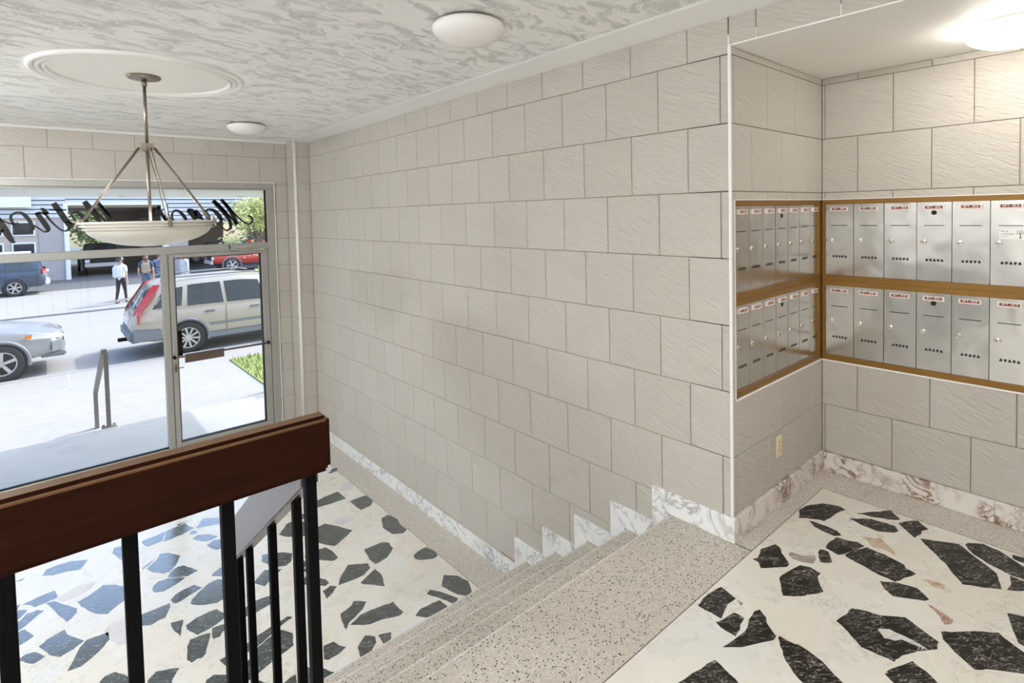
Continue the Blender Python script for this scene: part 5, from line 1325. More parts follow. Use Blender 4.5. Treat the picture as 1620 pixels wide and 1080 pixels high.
# canopy over the entrance
CZ = 1.855
cnp = empty('entrance_canopy', (0.6, 7.8, CZ))
tag(cnp, 'white panelled canopy soffit outside above the entrance window', 'canopy')
MB().box(-5.6, 3.37, 6.64 - 7.8, 8.85 - 7.8, 0.03, 0.22).build('slab', M['soffit'], cnp)
for i in range(22):
    x = -5.6 + i * 0.4077
    MB().box(x, x + 0.4057, 6.65 - 7.8, 8.85 - 7.8, 0.0, 0.03).build('soffit_panel', M['soffit'], cnp)
for x in (-3.5, -1.6, 0.2, 1.6):
    MB().lathe([(0, -0.004), (0.045, -0.004), (0.05, 0.0)], 16, (x, 8.45 - 7.8, 0.0)).build('soffit_vent', M['nickel'], cnp)
# own facade above and beside (seen only from outside, keeps the light honest)
fc = MB()
fc.box(-12, XL - 0.15, 6.5, 6.64, GZ - 0.2, 8)
fc.box(XA + 0.2, 12, 6.5, 6.64, GZ - 0.2, 8)
fc.box(XL - 0.15, XA + 0.2, 6.5, 6.64, ZC, 8)
structure(fc.build('wall_facade', M['brick']))

# handrails on the outside steps
def outside_rail(x, label):
    e = empty('metal_handrail', (x, 8.33, LZ))
    tag(e, label, 'handrail', 'metal handrails on the outside steps')
    m = MB()
    m.box(-0.022, 0.022, -0.03, 0.03, 0.012, 0.93)
    m.build('post', M['railgrey'], e, bevel=0.003)
    m = MB()
    m.box(-0.075, 0.075, -0.05, 0.05, 0, 0.012)
    for s in (-1, 1):
        m.tube([(s * 0.055, 0, 0.0), (s * 0.055, 0, 0.035)], 0.010, 8)
    m.build('base_plate', M['railgrey'], e)
    m = MB()
    t_ = 0.013
    m.prism([(-0.05, 0.965), (0.05, 0.965), (2.02, -0.02), (2.02, -0.58), (1.95, -0.58), (1.95, -0.06), (0.02, 0.905), (-0.05, 0.905)], 'x', -0.040, 0.012)
    m.build('rail', M['railgrey'], e, bevel=0.003)
M['railgrey'] = plain('grey_painted_steel', (0.22, 0.20, 0.19), 0.45, 0.3)
outside_rail(0.545, 'grey metal handrail standing at the edge of the outside landing')
outside_rail(3.10, 'metal handrail casting its shadow right of the door')

# ---- building across the street
BY = 38.7
fb = empty('far_building', (4.0, BY, GZ))
tag(fb, 'blue-grey sided building with an open carport across the street', 'building')
def fpart(name, m, mat, **k):
    o = m.build(name, M[mat], fb, **k)
    return o
def rel(x0, x1, y0, y1, z0, z1):
    return (x0 - 4.0, x1 - 4.0, y0 - BY, y1 - BY, z0 - GZ, z1 - GZ)
m = MB()
m.box(*rel(-40, 6.9, BY + 0.05, BY + 14, 2.62, 9))
m.box(*rel(-40, 1.1, BY + 0.05, BY + 14, 1.84, 2.62))
m.box(*rel(5.86, 30, BY + 0.05, BY + 14, 1.84, 9))
m.box(*rel(6.9, 30, BY + 0.05, BY + 14, 1.40, 1.84))
fpart('wall', m, 'siding_gap')
def siding_boards(x0, x1, z0, z1):
    m = MB()
    z = z0
    while z < z1 - 0.05:
        m.add([(x0 - 4, -0.002, z - GZ), (x1 - 4, -0.002, z - GZ), (x1 - 4, 0.05, z + 0.19 - GZ), (x0 - 4, 0.05, z + 0.19 - GZ), (x0 - 4, 0.10, z - GZ), (x1 - 4, 0.10, z - GZ), (x1 - 4, 0.10, z + 0.19 - GZ), (x0 - 4, 0.10, z + 0.19 - GZ)], [(0, 1, 2, 3), (4, 5, 1, 0), (3, 2, 6, 7)])
        z += 0.24
    o = mesh('siding_boards', m.v, m.f, M['siding'], fb)
    o.location = (0, -0.10, 0)
    o['kind'] = 'stuff'
siding_boards(-40, 1.1, 1.84, 4.7)
siding_boards(1.1, 5.9, 2.62, 4.7)
siding_boards(5.9, 30, 1.40, 4.7)
m = MB(); m.box(*rel(0.99, 1.2, BY - 0.12, BY + 0.3, GZ, 2.62)); fpart('column', m, 'white')
m = MB(); m.box(*rel(5.55, 5.86, BY - 0.1, BY + 0.3, GZ, 2.62)); fpart('column', m, 'white')
m = MB(); m.box(*rel(1.2, 5.86, BY - 0.12, BY + 0.1, 2.50, 2.66)); fpart('beam', m, 'white')
m = MB(); m.box(*rel(-0.06, 0.99, BY - 0.04, BY + 0.4, GZ, 1.84)); fpart('brick_wall', m, 'brick')
m = MB(); m.box(*rel(5.86, 6.9, BY - 0.04, BY + 0.6, GZ, 1.84)); fpart('brick_wall', m, 'brick')
m = MB(); m.box(*rel(-40, -0.06, BY, BY + 0.4, GZ, 1.84)); fpart('front_panel', m, 'beige')
m = MB(); m.box(*rel(-40, 30, BY + 0.3, BY + 13.9, GZ + 3.95, GZ + 4.1)); fpart('carport_ceiling', m, 'beige')
# carport: side walls and a far opening through which greenery shows
m = MB()
m.box(*rel(-0.06, 1.0, BY + 0.4, BY + 13.9, GZ, 2.5))
m.box(*rel(3.9, 12.0, BY + 13.5, BY + 13.9, GZ, 2.5))
m.box(*rel(14.0, 30.0, BY + 13.5, BY + 13.9, GZ, 1.4))
m.box(*rel(6.0, 6.2, BY + 0.6, BY + 13.5, GZ, 2.5))
fpart('carport_wall', m, 'brick')
for (x0, x1, z0, z1) in ((-1.15, -0.2, 0.9, 1.65), (-1.15, -0.2, -0.1, 0.55), (-2.5, -1.45, 0.9, 1.65), (-2.5, -1.45, -0.1, 0.55)):
    m = MB(); m.box(*rel(x0, x1, BY - 0.06, BY + 0.02, z0, z1)); f_ = m.build('window', M['white'], fb)
    m = MB(); m.box(*rel(x0 + 0.07, x1 - 0.07, BY - 0.075, BY - 0.05, z0 + 0.07, z1 - 0.07)); m.build('pane', M['darkglass'], f_)
m = MB(); m.box(*rel(-4.2, -0.3, BY - 0.35, BY - 0.2, 2.40, 3.35)); fpart('sign_board', m, 'white')

# ---------------------------------------------------------------- vehicles
M['tyre'] = plain('tyre', (0.035, 0.035, 0.037), 0.8)
M['rim'] = plain('alloy_rim', (0.62, 0.62, 0.63), 0.3, 0.7)
M['cladding'] = plain('grey_plastic', (0.20, 0.22, 0.24), 0.6)
M['taillamp'] = plain('red_lamp', (0.55, 0.025, 0.02), 0.15)
M['clearlamp'] = plain('clear_lamp', (0.80, 0.80, 0.80), 0.12)
M['orange'] = plain('orange_lamp', (0.75, 0.25, 0.06), 0.2)
M['carglass'] = plain('tinted_glass', (0.055, 0.07, 0.08), 0.04)
M['plate'] = plain('licence_plate', (0.82, 0.83, 0.86), 0.4)
def paint(name, c, metal=0.25):
    return plain(name, c, 0.28, metal, Coat_Weight=0.6, Coat_Roughness=0.05)
WHEELS = {}
def wheel(parent, x, y, r, side, spokes=10, rim='rim'):
    key = (r, spokes)
    if key not in WHEELS:
        w = r * 0.62
        prof = [(r * 0.66, -w / 2), (r * 0.9, -w / 2), (r * 0.98, -w * 0.42), (r, -w * 0.25), (r, w * 0.25), (r * 0.98, w * 0.42), (r * 0.9, w / 2), (r * 0.66, w / 2)]
        ty = proto_mesh(MB().lathe(prof, 36, axis='y'), 'wheel', [M['tyre']])
        rm = MB()
        rm.lathe([(r * 0.68, -w * 0.42), (r * 0.68, -w * 0.50), (r * 0.62, -w * 0.50), (r * 0.60, -w * 0.30)], 36, axis='y')
        rm.lathe([(0.0, -w * 0.46), (r * 0.13, -w * 0.46), (r * 0.16, -w * 0.38)], 18, axis='y')
        for i in range(spokes):
            a = 2 * math.pi * i / spokes
            ca, sa = math.cos(a), math.sin(a)
            hw = r * (0.30 / spokes + 0.03)
            p = []
            for (q, s_) in ((0.10, hw * 0.8), (0.64, hw)):
                for sg in (-1, 1):
                    for yy in (-w * 0.46, -w * 0.34):
                        p.append((ca * r * q - sa * s_ * sg, yy, sa * r * q + ca * s_ * sg))
            rm.add(p, [(0, 2, 6, 4), (0, 4, 5, 1), (2, 3, 7, 6), (1, 5, 7, 3)])
        rme = proto_mesh(rm, 'rim', [M[rim]])
        dk = proto_mesh(MB().lathe([(0.0, -w * 0.28), (r * 0.64, -w * 0.28)], 24, axis='y'), 'brake_disc', [M['rubber']])
        WHEELS[key] = (ty, rme, dk)
    ty, rme, dk = WHEELS[key]
    o = bpy.data.objects.new('wheel', ty); COL.objects.link(o); o.parent = parent
    o.location = (x, y, r)
    o.rotation_euler = (0, random.uniform(0, 1), 0) if side < 0 else (0, random.uniform(0, 1), math.pi)
    for me in (rme, dk):
        c = bpy.data.objects.new(me.name.split('.')[0], me); COL.objects.link(c); c.parent = o
    return o
def loft(stations, close=True):
    """stations: list of (x, [(y,z)...]) half rings from bottom centre to top centre; mirrored"""
    m = MB()
    rings = []
    for x, half in stations:
        full = [(y, z) for y, z in half] + [(-y, z) for y, z in half[::-1] if y > 1e-6]
        rings.append([(x, y, z) for y, z in full])
    n = len(rings[0])
    vs = [p for r in rings for p in r]
    fs = []
    for i in range(len(rings) - 1):
        for k in range(n):
            fs.append((i * n + k, i * n + (k + 1) % n, (i + 1) * n + (k + 1) % n, (i + 1) * n + k))
    fs.append(tuple(range(n)))
    fs.append(tuple(range((len(rings) - 1) * n, len(rings) * n))[::-1])
    m.add(vs, fs)
    return m
def lerp_tab(tab, x):
    for i in range(len(tab) - 1):
        if tab[i][0] <= x <= tab[i + 1][0]:
            u = (x - tab[i][0]) / (tab[i + 1][0] - tab[i][0])
            return [a + (b - a) * u for a, b in zip(tab[i][1:], tab[i + 1][1:])]
    return list((tab[0] if x < tab[0][0] else tab[-1])[1:])
def car(name, label, loc, rz, body_mat, low, cab, wheels, r, side_windows, cat='car', spokes=10, cladding=None, rear_window=None, windshield=None, group='cars and trucks on the street'):
    """low: (x, zbottom, ztop, halfwidth); cab: (x, zbelt, hw_belt, zroof, hw_roof)"""
    e = empty(name, loc, rz)
    tag(e, label, cat, group)
    def half(x):
        zb, zt, hw = lerp_tab(low, x)
        arch = min([abs(x - wx) for wx in wheels] + [9])
        return [(0, zb), (hw * 0.9, zb), (hw * 0.985, zb + 0.10), (hw, zb + (zt - zb) * 0.55), (hw * 0.975, zt - 0.06), (hw * 0.93, zt), (0, zt + 0.03)]
    xs = sorted(set([l[0] for l in low] + [low[0][0] + (low[-1][0] - low[0][0]) * i / 18 for i in range(19)]))
    b = loft([(x, half(x)) for x in xs]).build('body', body_mat, e)
    shade_auto(b, 40)
    def chalf(x):
        zb, wb, zr, wr_ = lerp_tab(cab, x)
        return [(0, zb - 0.1), (wb, zb - 0.1), (wb, zb), (wr_ + (wb - wr_) * 0.12, zr - 0.10 * min(1, (zr - zb) * 2)), (wr_ - 0.06, zr - 0.02), (0, zr + 0.015)]
    xs = sorted(set([l[0] for l in cab] + [cab[0][0] + (cab[-1][0] - cab[0][0]) * i / 10 for i in range(11)]))
    c = loft([(x, chalf(x)) for x in xs]).build('cabin', body_mat, e)
    shade_auto(c, 40)
    for (x0, x1, x0t, x1t, f0, f1) in side_windows:
        for s in (-1, 1):
            pts = []
            n = 6
            for i in range(n + 1):
                u = i / n
                for (xb, f) in ((x0 + (x1 - x0) * u, f0), (x0t + (x1t - x0t) * u, f1)):
                    zb, wb, zr, wr_ = lerp_tab(cab, xb)
                    zt = zr - 0.10
                    wt = wr_ + (wb - wr_) * 0.12
                    pts.append((xb, s * (wb + (wt - wb) * f + 0.008), zb + (zt - zb) * f))
            mm = MB().add(pts, [(2 * i, 2 * i + 2, 2 * i + 3, 2 * i + 1) if s < 0 else (2 * i, 2 * i + 1, 2 * i + 3, 2 * i + 2) for i in range(n)])
            mesh('side_window', mm.v, mm.f, M['carglass'], e)
    for nm, q in (('rear_window', rear_window), ('windshield', windshield)):
        if q:
            (xb, zb, wb), (xt, zt, wt) = q
            d = -0.012 if nm == 'rear_window' else 0.012
            mesh(nm, [(xb + d, -wb, zb), (xb + d, wb, zb), (xt + d, wt, zt + 0.01), (xt + d, -wt, zt + 0.01)], [(0, 1, 2, 3)], M['carglass'], e)
    for wx in wheels:
        for s in (-1, 1):
            hw = lerp_tab(low, wx)[2]
            MB().lathe([(0.0, 0), (r * 1.16, 0), (r * 1.16, 0.02)], 32, (wx, s * (hw + 0.004) if s < 0 else hw - 0.016, r), 'y').build('wheel_well', M['rubber'], e)
            a_ = MB()
            pa = []
            for i in range(17):
                t_ = R(-12 + i * 12.75)
                pa.append((wx + math.cos(t_) * r * 1.2, s * (hw + 0.008), r + math.sin(t_) * r * 1.2))
            a_.tube(pa, 0.035, 6)
            a_.build('wheel_arch', M['cladding'] if cladding else body_mat, e)
            wheel(e, wx, s * (hw - r * 0.19), r, s, spokes)
    return e
def strip(name, pts, w, mat, parent, off=(0, 0, 0)):
    """ribbon along pts, w = half width vector per point"""
    vs = []
    for p, q in pts:
        vs += [tuple(Vector(p) + Vector(off)), tuple(Vector(q) + Vector(off))]
    return mesh(name, vs, [(2 * i, 2 * i + 1, 2 * i + 3, 2 * i + 2) for i in range(len(pts) - 1)], M[mat], parent)

RZ = GZ - 0.03
# beige SUV parked at the near kerb, tail towards the picture's left
gold = paint('champagne_paint', (0.50, 0.46, 0.385), 0.3)
suv = car('suv', 'champagne suv with tall red tail lamps parked at the near kerb', (3.97, 15.72, RZ), 0, gold,
          [(-2.50, 0.50, 0.86, 0.78), (-2.44, 0.42, 1.00, 0.86), (-2.1, 0.36, 1.08, 0.93), (-1.2, 0.32, 1.08, 0.95), (0.6, 0.30, 1.06, 0.95), (1.6, 0.32, 1.03, 0.94), (2.1, 0.36, 0.95, 0.90), (2.38, 0.42, 0.82, 0.80), (2.44, 0.5, 0.74, 0.70)],
          [(-2.40, 1.05, 0.80, 1.06, 0.78), (-2.02, 1.07, 0.88, 1.62, 0.74), (-1.85, 1.07, 0.90, 1.70, 0.73), (-1.2, 1.08, 0.91, 1.75, 0.73), (-0.2, 1.07, 0.91, 1.77, 0.73), (0.5, 1.06, 0.90, 1.70, 0.71), (1.0, 1.05, 0.90, 1.42, 0.76), (1.55, 1.04, 0.88, 1.06, 0.84)],
          (-1.42, 1.43), 0.365,
          [(-2.10, -1.52, -1.86, -1.46, 0.10, 0.88), (-1.40, -0.62, -1.36, -0.66, 0.06, 0.92), (-0.54, 0.36, -0.58, 0.22, 0.06, 0.92), (0.44, 1.16, 0.30, 0.62, 0.06, 0.90)],
          cat='suv', cladding=True, rear_window=((-2.37, 1.10, 0.66), (-2.06, 1.58, 0.62)), windshield=((1.50, 1.09, 0.78), (0.72, 1.62, 0.66)))
for s in (-1, 1):
    strip('tail_lamp', [((-2.455, s * 0.66, 0.82), (-2.36, s * 0.925, 0.80)), ((-2.455, s * 0.67, 0.98), (-2.34, s * 0.925, 0.98)), ((-2.41, s * 0.70, 1.09), (-2.28, s * 0.905, 1.12)), ((-2.27, s * 0.69, 1.30), (-2.14, s * 0.86, 1.32)), ((-2.10, s * 0.66, 1.56), (-1.96, s * 0.79, 1.56)), ((-2.04, s * 0.64, 1.64), (-1.90, s * 0.75, 1.65))], 0, 'taillamp', suv, (-0.012, s * 0.012, 0))
    for zz in (0.87, 0.95):
        MB().lathe([(0, 0), (0.035, 0), (0.038, 0.01)], 14, (-2.475, s * 0.74, zz), 'x').build('reverse_lamp', M['clearlamp'], suv)
    MB().box(-2.50, -1.95, s * 0.93 - 0.03, s * 0.93 + 0.03, 0.40, 0.66).build('bumper_side', M['cladding'], suv, bevel=0.02)
    MB().box(-0.98, 0.98, s * 0.955 - 0.012, s * 0.955 + 0.012, 0.30, 0.42).build('sill_cladding', M['cladding'], suv, bevel=0.01)
    MB().box(-0.95, 1.0, s * 0.957 - 0.012, s * 0.957 + 0.012, 0.60, 0.655).build('side_moulding', M['cladding'], suv, bevel=0.006)
    for hx in (-0.93, 0.08):
        MB().box(hx - 0.11, hx + 0.11, s * 0.945 - 0.03, s * 0.945 + 0.03, 0.925, 0.965).build('door_handle', M['cladding'], suv, bevel=0.012)
    m = MB(); m.tube([(-1.9, s * 0.66, 1.73), (-1.7, s * 0.67, 1.79), (0.1, s * 0.67, 1.80), (0.35, s * 0.66, 1.75)], 0.018, 8); m.build('roof_rail', M['cladding'], suv)
    MB().box(0.95, 1.12, s * 1.05 - 0.09, s * 1.05 + 0.09, 1.08, 1.24).build('mirror', gold, suv, bevel=0.03)
    for lx in (-0.58, 0.40):
        MB().box(lx - 0.004, lx + 0.004, s * 0.952 - 0.003, s * 0.952 + 0.003, 0.42, 1.03).build('door_seam', M['black'], suv)
    MB().box(-2.515, -2.505, s * 0.62 - 0.16, s * 0.62 + 0.16, 0.53, 0.58).build('reflector', M['taillamp'], suv)
MB().box(-2.56, -2.36, -0.90, 0.90, 0.38, 0.64).build('bumper', M['cladding'], suv, bevel=0.05)
MB().box(-2.525, -2.50, -0.26, 0.26, 0.72, 0.86).build('licence_plate', M['plate'], suv)
MB().box(-2.70, -2.5, -0.05, 0.05, 0.32, 0.40).build('tow_hitch', M['iron'], suv, bevel=0.01)
m = MB(); m.tube([(-2.41, -0.35, 1.14), (-2.16, 0.05, 1.47)], 0.010, 6); m.build('wiper', M['clearlamp'], suv)

silver = paint('silver_paint', (0.38, 0.395, 0.42), 0.45)
sil = car('crossover', 'silver crossover nosing into view at the left of the street', (-2.02, 15.75, RZ), 0, silver,
          [(-2.25, 0.45, 0.95, 0.8), (-2.0, 0.36, 1.04, 0.92), (0.4, 0.32, 1.02, 0.93), (1.2, 0.34, 0.99, 0.93), (1.75, 0.36, 0.92, 0.91), (2.1, 0.40, 0.84, 0.84), (2.26, 0.44, 0.76, 0.72), (2.30, 0.5, 0.70, 0.6)],
          [(-2.2, 1.02, 0.8, 1.05, 0.78), (-1.8, 1.03, 0.88, 1.58, 0.70), (0, 1.02, 0.89, 1.68, 0.71), (0.6, 1.01, 0.88, 1.52, 0.70), (1.25, 1.0, 0.86, 1.03, 0.80)],
          (-1.30, 1.33), 0.355, [(-1.7, -0.8, -1.5, -0.8, 0.08, 0.9), (-0.7, 0.15, -0.7, 0.05, 0.08, 0.9), (0.25, 0.9, 0.15, 0.5, 0.08, 0.88)], spokes=5, cladding=True, windshield=((1.2, 1.06, 0.75), (0.5, 1.50, 0.62)))
for s in (-1, 1):
    strip('headlamp', [((1.72, s * 0.935, 0.78), (1.78, s * 0.93, 0.87)), ((1.98, s * 0.90, 0.76), (2.02, s * 0.89, 0.85)), ((2.22, s * 0.74, 0.73), (2.22, s * 0.73, 0.80)), ((2.31, s * 0.52, 0.72), (2.29, s * 0.52, 0.77))], 0, 'clearlamp', sil, (0.012, s * 0.012, 0))
    strip('turn_lamp', [((1.66, s * 0.942, 0.80), (1.70, s * 0.94, 0.87)), ((1.78, s * 0.94, 0.79), (1.80, s * 0.935, 0.87))], 0, 'orange', sil, (0.012, s * 0.012, 0))
    strip('fog_recess', [((2.10, s * 0.86, 0.46), (2.10, s * 0.86, 0.68)), ((2.25, s * 0.72, 0.46), (2.26, s * 0.72, 0.66)), ((2.32, s * 0.5, 0.48), (2.32, s * 0.5, 0.62))], 0, 'cladding', sil, (0.014, s * 0.012, 0))
MB().box(2.20, 2.31, -0.62, 0.62, 0.60, 0.70).build('grille', M['black'], sil, bevel=0.02)
MB().box(1.9, 2.34, -0.80, 0.80, 0.34, 0.44).build('bumper_lip', M['cladding'], sil, bevel=0.03)

blue = paint('blue_paint', (0.055, 0.075, 0.115), 0.2)
van = car('minivan', 'dark blue minivan seen from behind across the street', (-2.35, 32.6, GZ), math.pi, blue,
          [(-2.45, 0.45, 1.0, 0.82), (-2.3, 0.36, 1.08, 0.94), (0.8, 0.30, 1.06, 0.97), (1.7, 0.32, 1.0, 0.95), (2.3, 0.4, 0.82, 0.8)],
          [(-2.38, 1.06, 0.84, 1.10, 0.80), (-2.2, 1.08, 0.90, 1.72, 0.76), (-0.5, 1.08, 0.92, 1.80, 0.78), (0.6, 1.06, 0.91, 1.70, 0.76), (1.6, 1.03, 0.88, 1.06, 0.84)],
          (-1.42, 1.45), 0.36, [(-2.0, -1.1, -1.95, -1.1, 0.08, 0.9), (-1.0, 0.0, -1.0, 0.0, 0.08, 0.9), (0.1, 0.9, 0.1, 0.6, 0.08, 0.9)], spokes=6, cat='minivan', rear_window=((-2.40, 1.14, 0.72), (-2.26, 1.62, 0.66)))
for s in (-1, 1):
    strip('tail_lamp', [((-2.46, s * 0.60, 0.90), (-2.34, s * 0.95, 0.90)), ((-2.46, s * 0.60, 1.12), (-2.32, s * 0.95, 1.12))], 0, 'taillamp', van, (-0.014, s * 0.012, 0))
MB().box(-2.60, -2.42, -0.86, 0.86, 0.42, 0.62).build('bumper', M['clearlamp'], van, bevel=0.04)
MB().box(-2.50, -2.46, -0.26, 0.26, 0.74, 0.88).build('licence_plate', M['plate'], van)
MB().box(-2.0, 0.4, -0.72, 0.72, 1.80, 1.86).build('roof_glare', M['whitetrim'], van, bevel=0.02)  # white slab standing in for the bright reflection on the van roof
MB().box(-2.58, -2.44, -0.6, 0.6, 0.96, 1.0).build('trunk_strip', M['clearlamp'], van)

def pickup(loc, rz, mt, label):
    p = car('pickup_truck', label, loc, rz, mt,
            [(-2.8, 0.55, 1.05, 0.88), (-2.7, 0.5, 1.08, 0.95), (0.9, 0.48, 1.08, 0.97), (2.1, 0.5, 1.06, 0.96), (2.7, 0.55, 0.98, 0.90), (2.8, 0.6, 0.9, 0.8)],
            [(-0.75, 1.08, 0.90, 1.12, 0.86), (-0.55, 1.08, 0.91, 1.78, 0.74), (0.5, 1.08, 0.91, 1.82, 0.74), (1.5, 1.08, 0.90, 1.12, 0.86)],
            (-1.75, 1.80), 0.42, [(-0.45, 0.15, -0.42, 0.15, 0.08, 0.9), (0.22, 0.95, 0.2, 0.6, 0.08, 0.9)], spokes=5, cat='pickup truck', cladding=True, windshield=((1.45, 1.14, 0.8), (0.62, 1.72, 0.66)))
    MB().box(2.78, 2.9, -0.88, 0.88, 0.5, 0.72).build('bumper', M['rim'], p, bevel=0.03)
    MB().box(2.76, 2.83, -0.6, 0.6, 0.72, 0.95).build('grille', M['black'], p, bevel=0.02)
    for s in (-1, 1):
        MB().box(2.72, 2.82, s * 0.74 - 0.12, s * 0.74 + 0.12, 0.74, 0.94).build('headlamp', M['clearlamp'], p, bevel=0.02)
    MB().box(-2.7, -0.85, -0.82, 0.82, 1.05, 1.09).build('cargo_bed', M['rubber'], p)
    return p
red = paint('red_paint', (0.52, 0.035, 0.02), 0.1)
pickup((10.3, 36.2, GZ), math.pi, red, 'red pickup truck parked behind the street tree')
dk = paint('navy_paint', (0.025, 0.035, 0.055), 0.2)
pickup((2.75, 43.0, GZ), R(-90), dk, 'dark pickup truck facing out of the carport')
gry = paint('grey_blue_paint', (0.30, 0.36, 0.40), 0.3)
car('sedan', 'grey sedan parked in the shade right of the brick pillar', (10.0, 46.5, GZ), math.pi, gry,
    [(-2.3, 0.42, 0.85, 0.8), (-2.0, 0.32, 0.96, 0.9), (0.9, 0.28, 0.94, 0.92), (1.8, 0.3, 0.86, 0.9), (2.3, 0.4, 0.7, 0.75)],
    [(-1.9, 0.95, 0.85, 0.98, 0.8), (-1.0, 0.95, 0.86, 1.42, 0.66), (0.2, 0.94, 0.86, 1.46, 0.66), (1.2, 0.92, 0.85, 0.96, 0.8)],
    (-1.35, 1.4), 0.33, [(-1.3, -0.4, -0.95, -0.4, 0.1, 0.9), (-0.3, 0.7, -0.3, 0.35, 0.1, 0.9)], spokes=6, windshield=((1.15, 0.98, 0.75), (0.35, 1.40, 0.6)))

# ---------------------------------------------------------------- people
def skin_mesh(name, pts, edges, radii, mat, parent, root=0, sub=1):
    me = bpy.data.meshes.new(name)
    me.from_pydata([tuple(p) for p in pts], edges, [])
    me.materials.append(mat)
    o = bpy.data.objects.new(name, me)
    COL.objects.link(o)
    o.parent = parent
    sk = o.modifiers.new('skin', 'SKIN')
    sk.use_smooth_shade = True
    for i, v in enumerate(me.skin_vertices[0].data):
        rr = radii[i]
        v.radius = rr if isinstance(rr, tuple) else (rr, rr)
        v.use_root = (i == root)
    sb = o.modifiers.new('smooth', 'SUBSURF')
    sb.levels = sb.render_levels = sub
    return o
SKIN = plain('skin', (0.58, 0.36, 0.26), 0.5)
def person(label, loc, rz, h, top, bottom, hair, shoe, stride=0.0, sleeves='short', cap=None, pack=None, arm=0.0, longhair=False, lower=True):
    """a standing or strolling figure facing +y before turning"""
    e = empty('person', loc, rz)
    tag(e, label, 'person', 'people strolling across the street')
    s = h / 1.72
    V = lambda x, y, z: Vector((x, y, z)) * s
    P, E, Rr = [], [], []
    def add(p, r, frm=None):
        P.append(p); Rr.append(r if not isinstance(r, tuple) else (r[0] * s, r[1] * s))
        if not isinstance(r, tuple): Rr[-1] = r * s
        if frm is not None: E.append((frm, len(P) - 1))
        return len(P) - 1
    hip = add(V(0, 0, 0.93), (0.145, 0.105))
    waist = add(V(0, 0, 1.08), (0.125, 0.09), hip)
    chest = add(V(0, 0.005, 1.28), (0.155, 0.105), waist)
    shc = add(V(0, -0.005, 1.40), (0.11, 0.08), chest)
    neck = add(V(0, 0.005, 1.475), 0.052, shc)
    jaw = add(V(0, 0.025, 1.555), (0.062, 0.075), neck)
    head = add(V(0, 0.012, 1.625), (0.076, 0.094), jaw)
    crown = add(V(0, 0.0, 1.69), (0.055, 0.07), head)
    legs, arms = {}, {}
    for sd in (-1, 1):
        f = stride * sd
        hp = add(V(0.085 * sd, 0, 0.87), (0.085, 0.088), hip)
        kn = add(V(0.085 * sd, 0.02 + f * 0.5, 0.49), 0.056, hp)
        an = add(V(0.085 * sd, -0.02 + f, 0.085), 0.036, kn)
        to = add(V(0.095 * sd, 0.13 + f, 0.035), (0.036, 0.028), an)
        legs[sd] = (hp, kn, an, to)
        sh = add(V(0.185 * sd, -0.005, 1.385), 0.055, shc)
        el = add(V((0.225 + 0.02) * sd, -0.03 - f * 0.3, 1.10), 0.040, sh)
        wr_ = add(V(0.235 * sd, 0.05 + arm - f * 0.5, 0.86), 0.028, el)
        pm = add(V(0.235 * sd, 0.075 + arm - f * 0.55, 0.785), (0.038, 0.02), wr_)
        arms[sd] = (sh, el, wr_, pm)
        for q, (dy, ln, dz) in enumerate(((-0.03, 0.07, 0), (-0.01, 0.085, 0), (0.01, 0.08, 0), (0.03, 0.065, 0))):
            a_ = add(P[pm] + V(0, dy, -0.03 - ln * 0.5), 0.0095, pm)
            add(P[a_] + V(-0.01 * sd, 0.004, -ln * 0.5), 0.0085, a_)
        th = add(P[pm] + V(-0.02 * sd, 0.035, 0.005), 0.010, pm)
        add(P[th] + V(-0.008 * sd, 0.012, -0.035), 0.009, th)
    body = skin_mesh('body', P, E, Rr, SKIN, e)
    g_ = lambda r: tuple(x * s for x in r) if isinstance(r, tuple) else r * s
    # shirt
    tp, te, tr_ = [], [], []
    def ta(p, r, f=None):
        tp.append(p); tr_.append(g_(r))
        if f is not None: te.append((f, len(tp) - 1))
        return len(tp) - 1
    a0 = ta(V(0, 0, 0.80), (0.168, 0.130)); a1 = ta(V(0, 0, 1.04), (0.160, 0.122), a0); a2 = ta(V(0, 0.005, 1.28), (0.172, 0.122), a1); a3 = ta(V(0, -0.005, 1.415), (0.12, 0.09), a2)
    for sd in (-1, 1):
        q = ta(P[arms[sd][0]], 0.068, a3)
        mid = P[arms[sd][0]].lerp(P[arms[sd][1]], 0.75)
        q = ta(mid, 0.058, q)
        if sleeves == 'long':
            q = ta(P[arms[sd][1]], 0.05, q); ta(P[arms[sd][2]], 0.038, q)
    skin_mesh('shirt', tp, te, tr_, top, e)
    if lower:
        tp, te, tr_ = [], [], []
        a0 = ta(V(0, 0, 1.04), (0.150, 0.115)); a1 = ta(V(0, 0, 0.90), (0.150, 0.11), a0)
        for sd in (-1, 1):
            hp, kn, an, to = legs[sd]
            q = ta(P[hp], (0.094, 0.096), a1); q = ta(P[kn], 0.064, q); ta(P[an] + V(0, 0, 0.04), 0.046, q)
        skin_mesh('trousers', tp, te, tr_, bottom, e)
        for sd in (-1, 1):
            hp, kn, an, to = legs[sd]
            skin_mesh('shoe', [P[an] + V(0, -0.03, -0.035), P[an] + V(0, 0.06, -0.045), P[to] + V(0, 0.02, 0.0)], [(0, 1), (1, 2)], [g_((0.045, 0.045)), g_((0.045, 0.042)), g_((0.04, 0.03))], shoe, e)
    # hair
    hp_ = [V(0, -0.02, 1.70), V(0, -0.045, 1.64), V(0, -0.06, 1.57)]
    hr_ = [g_((0.066, 0.078)), g_((0.088, 0.082)), g_((0.075, 0.05))]
    he = [(0, 1), (1, 2)]
    if longhair:
        hp_ += [V(0.03, -0.085, 1.46), V(0.05, -0.09, 1.38)]; hr_ += [g_((0.05, 0.035)), g_((0.025, 0.02))]; he += [(2, 3), (3, 4)]
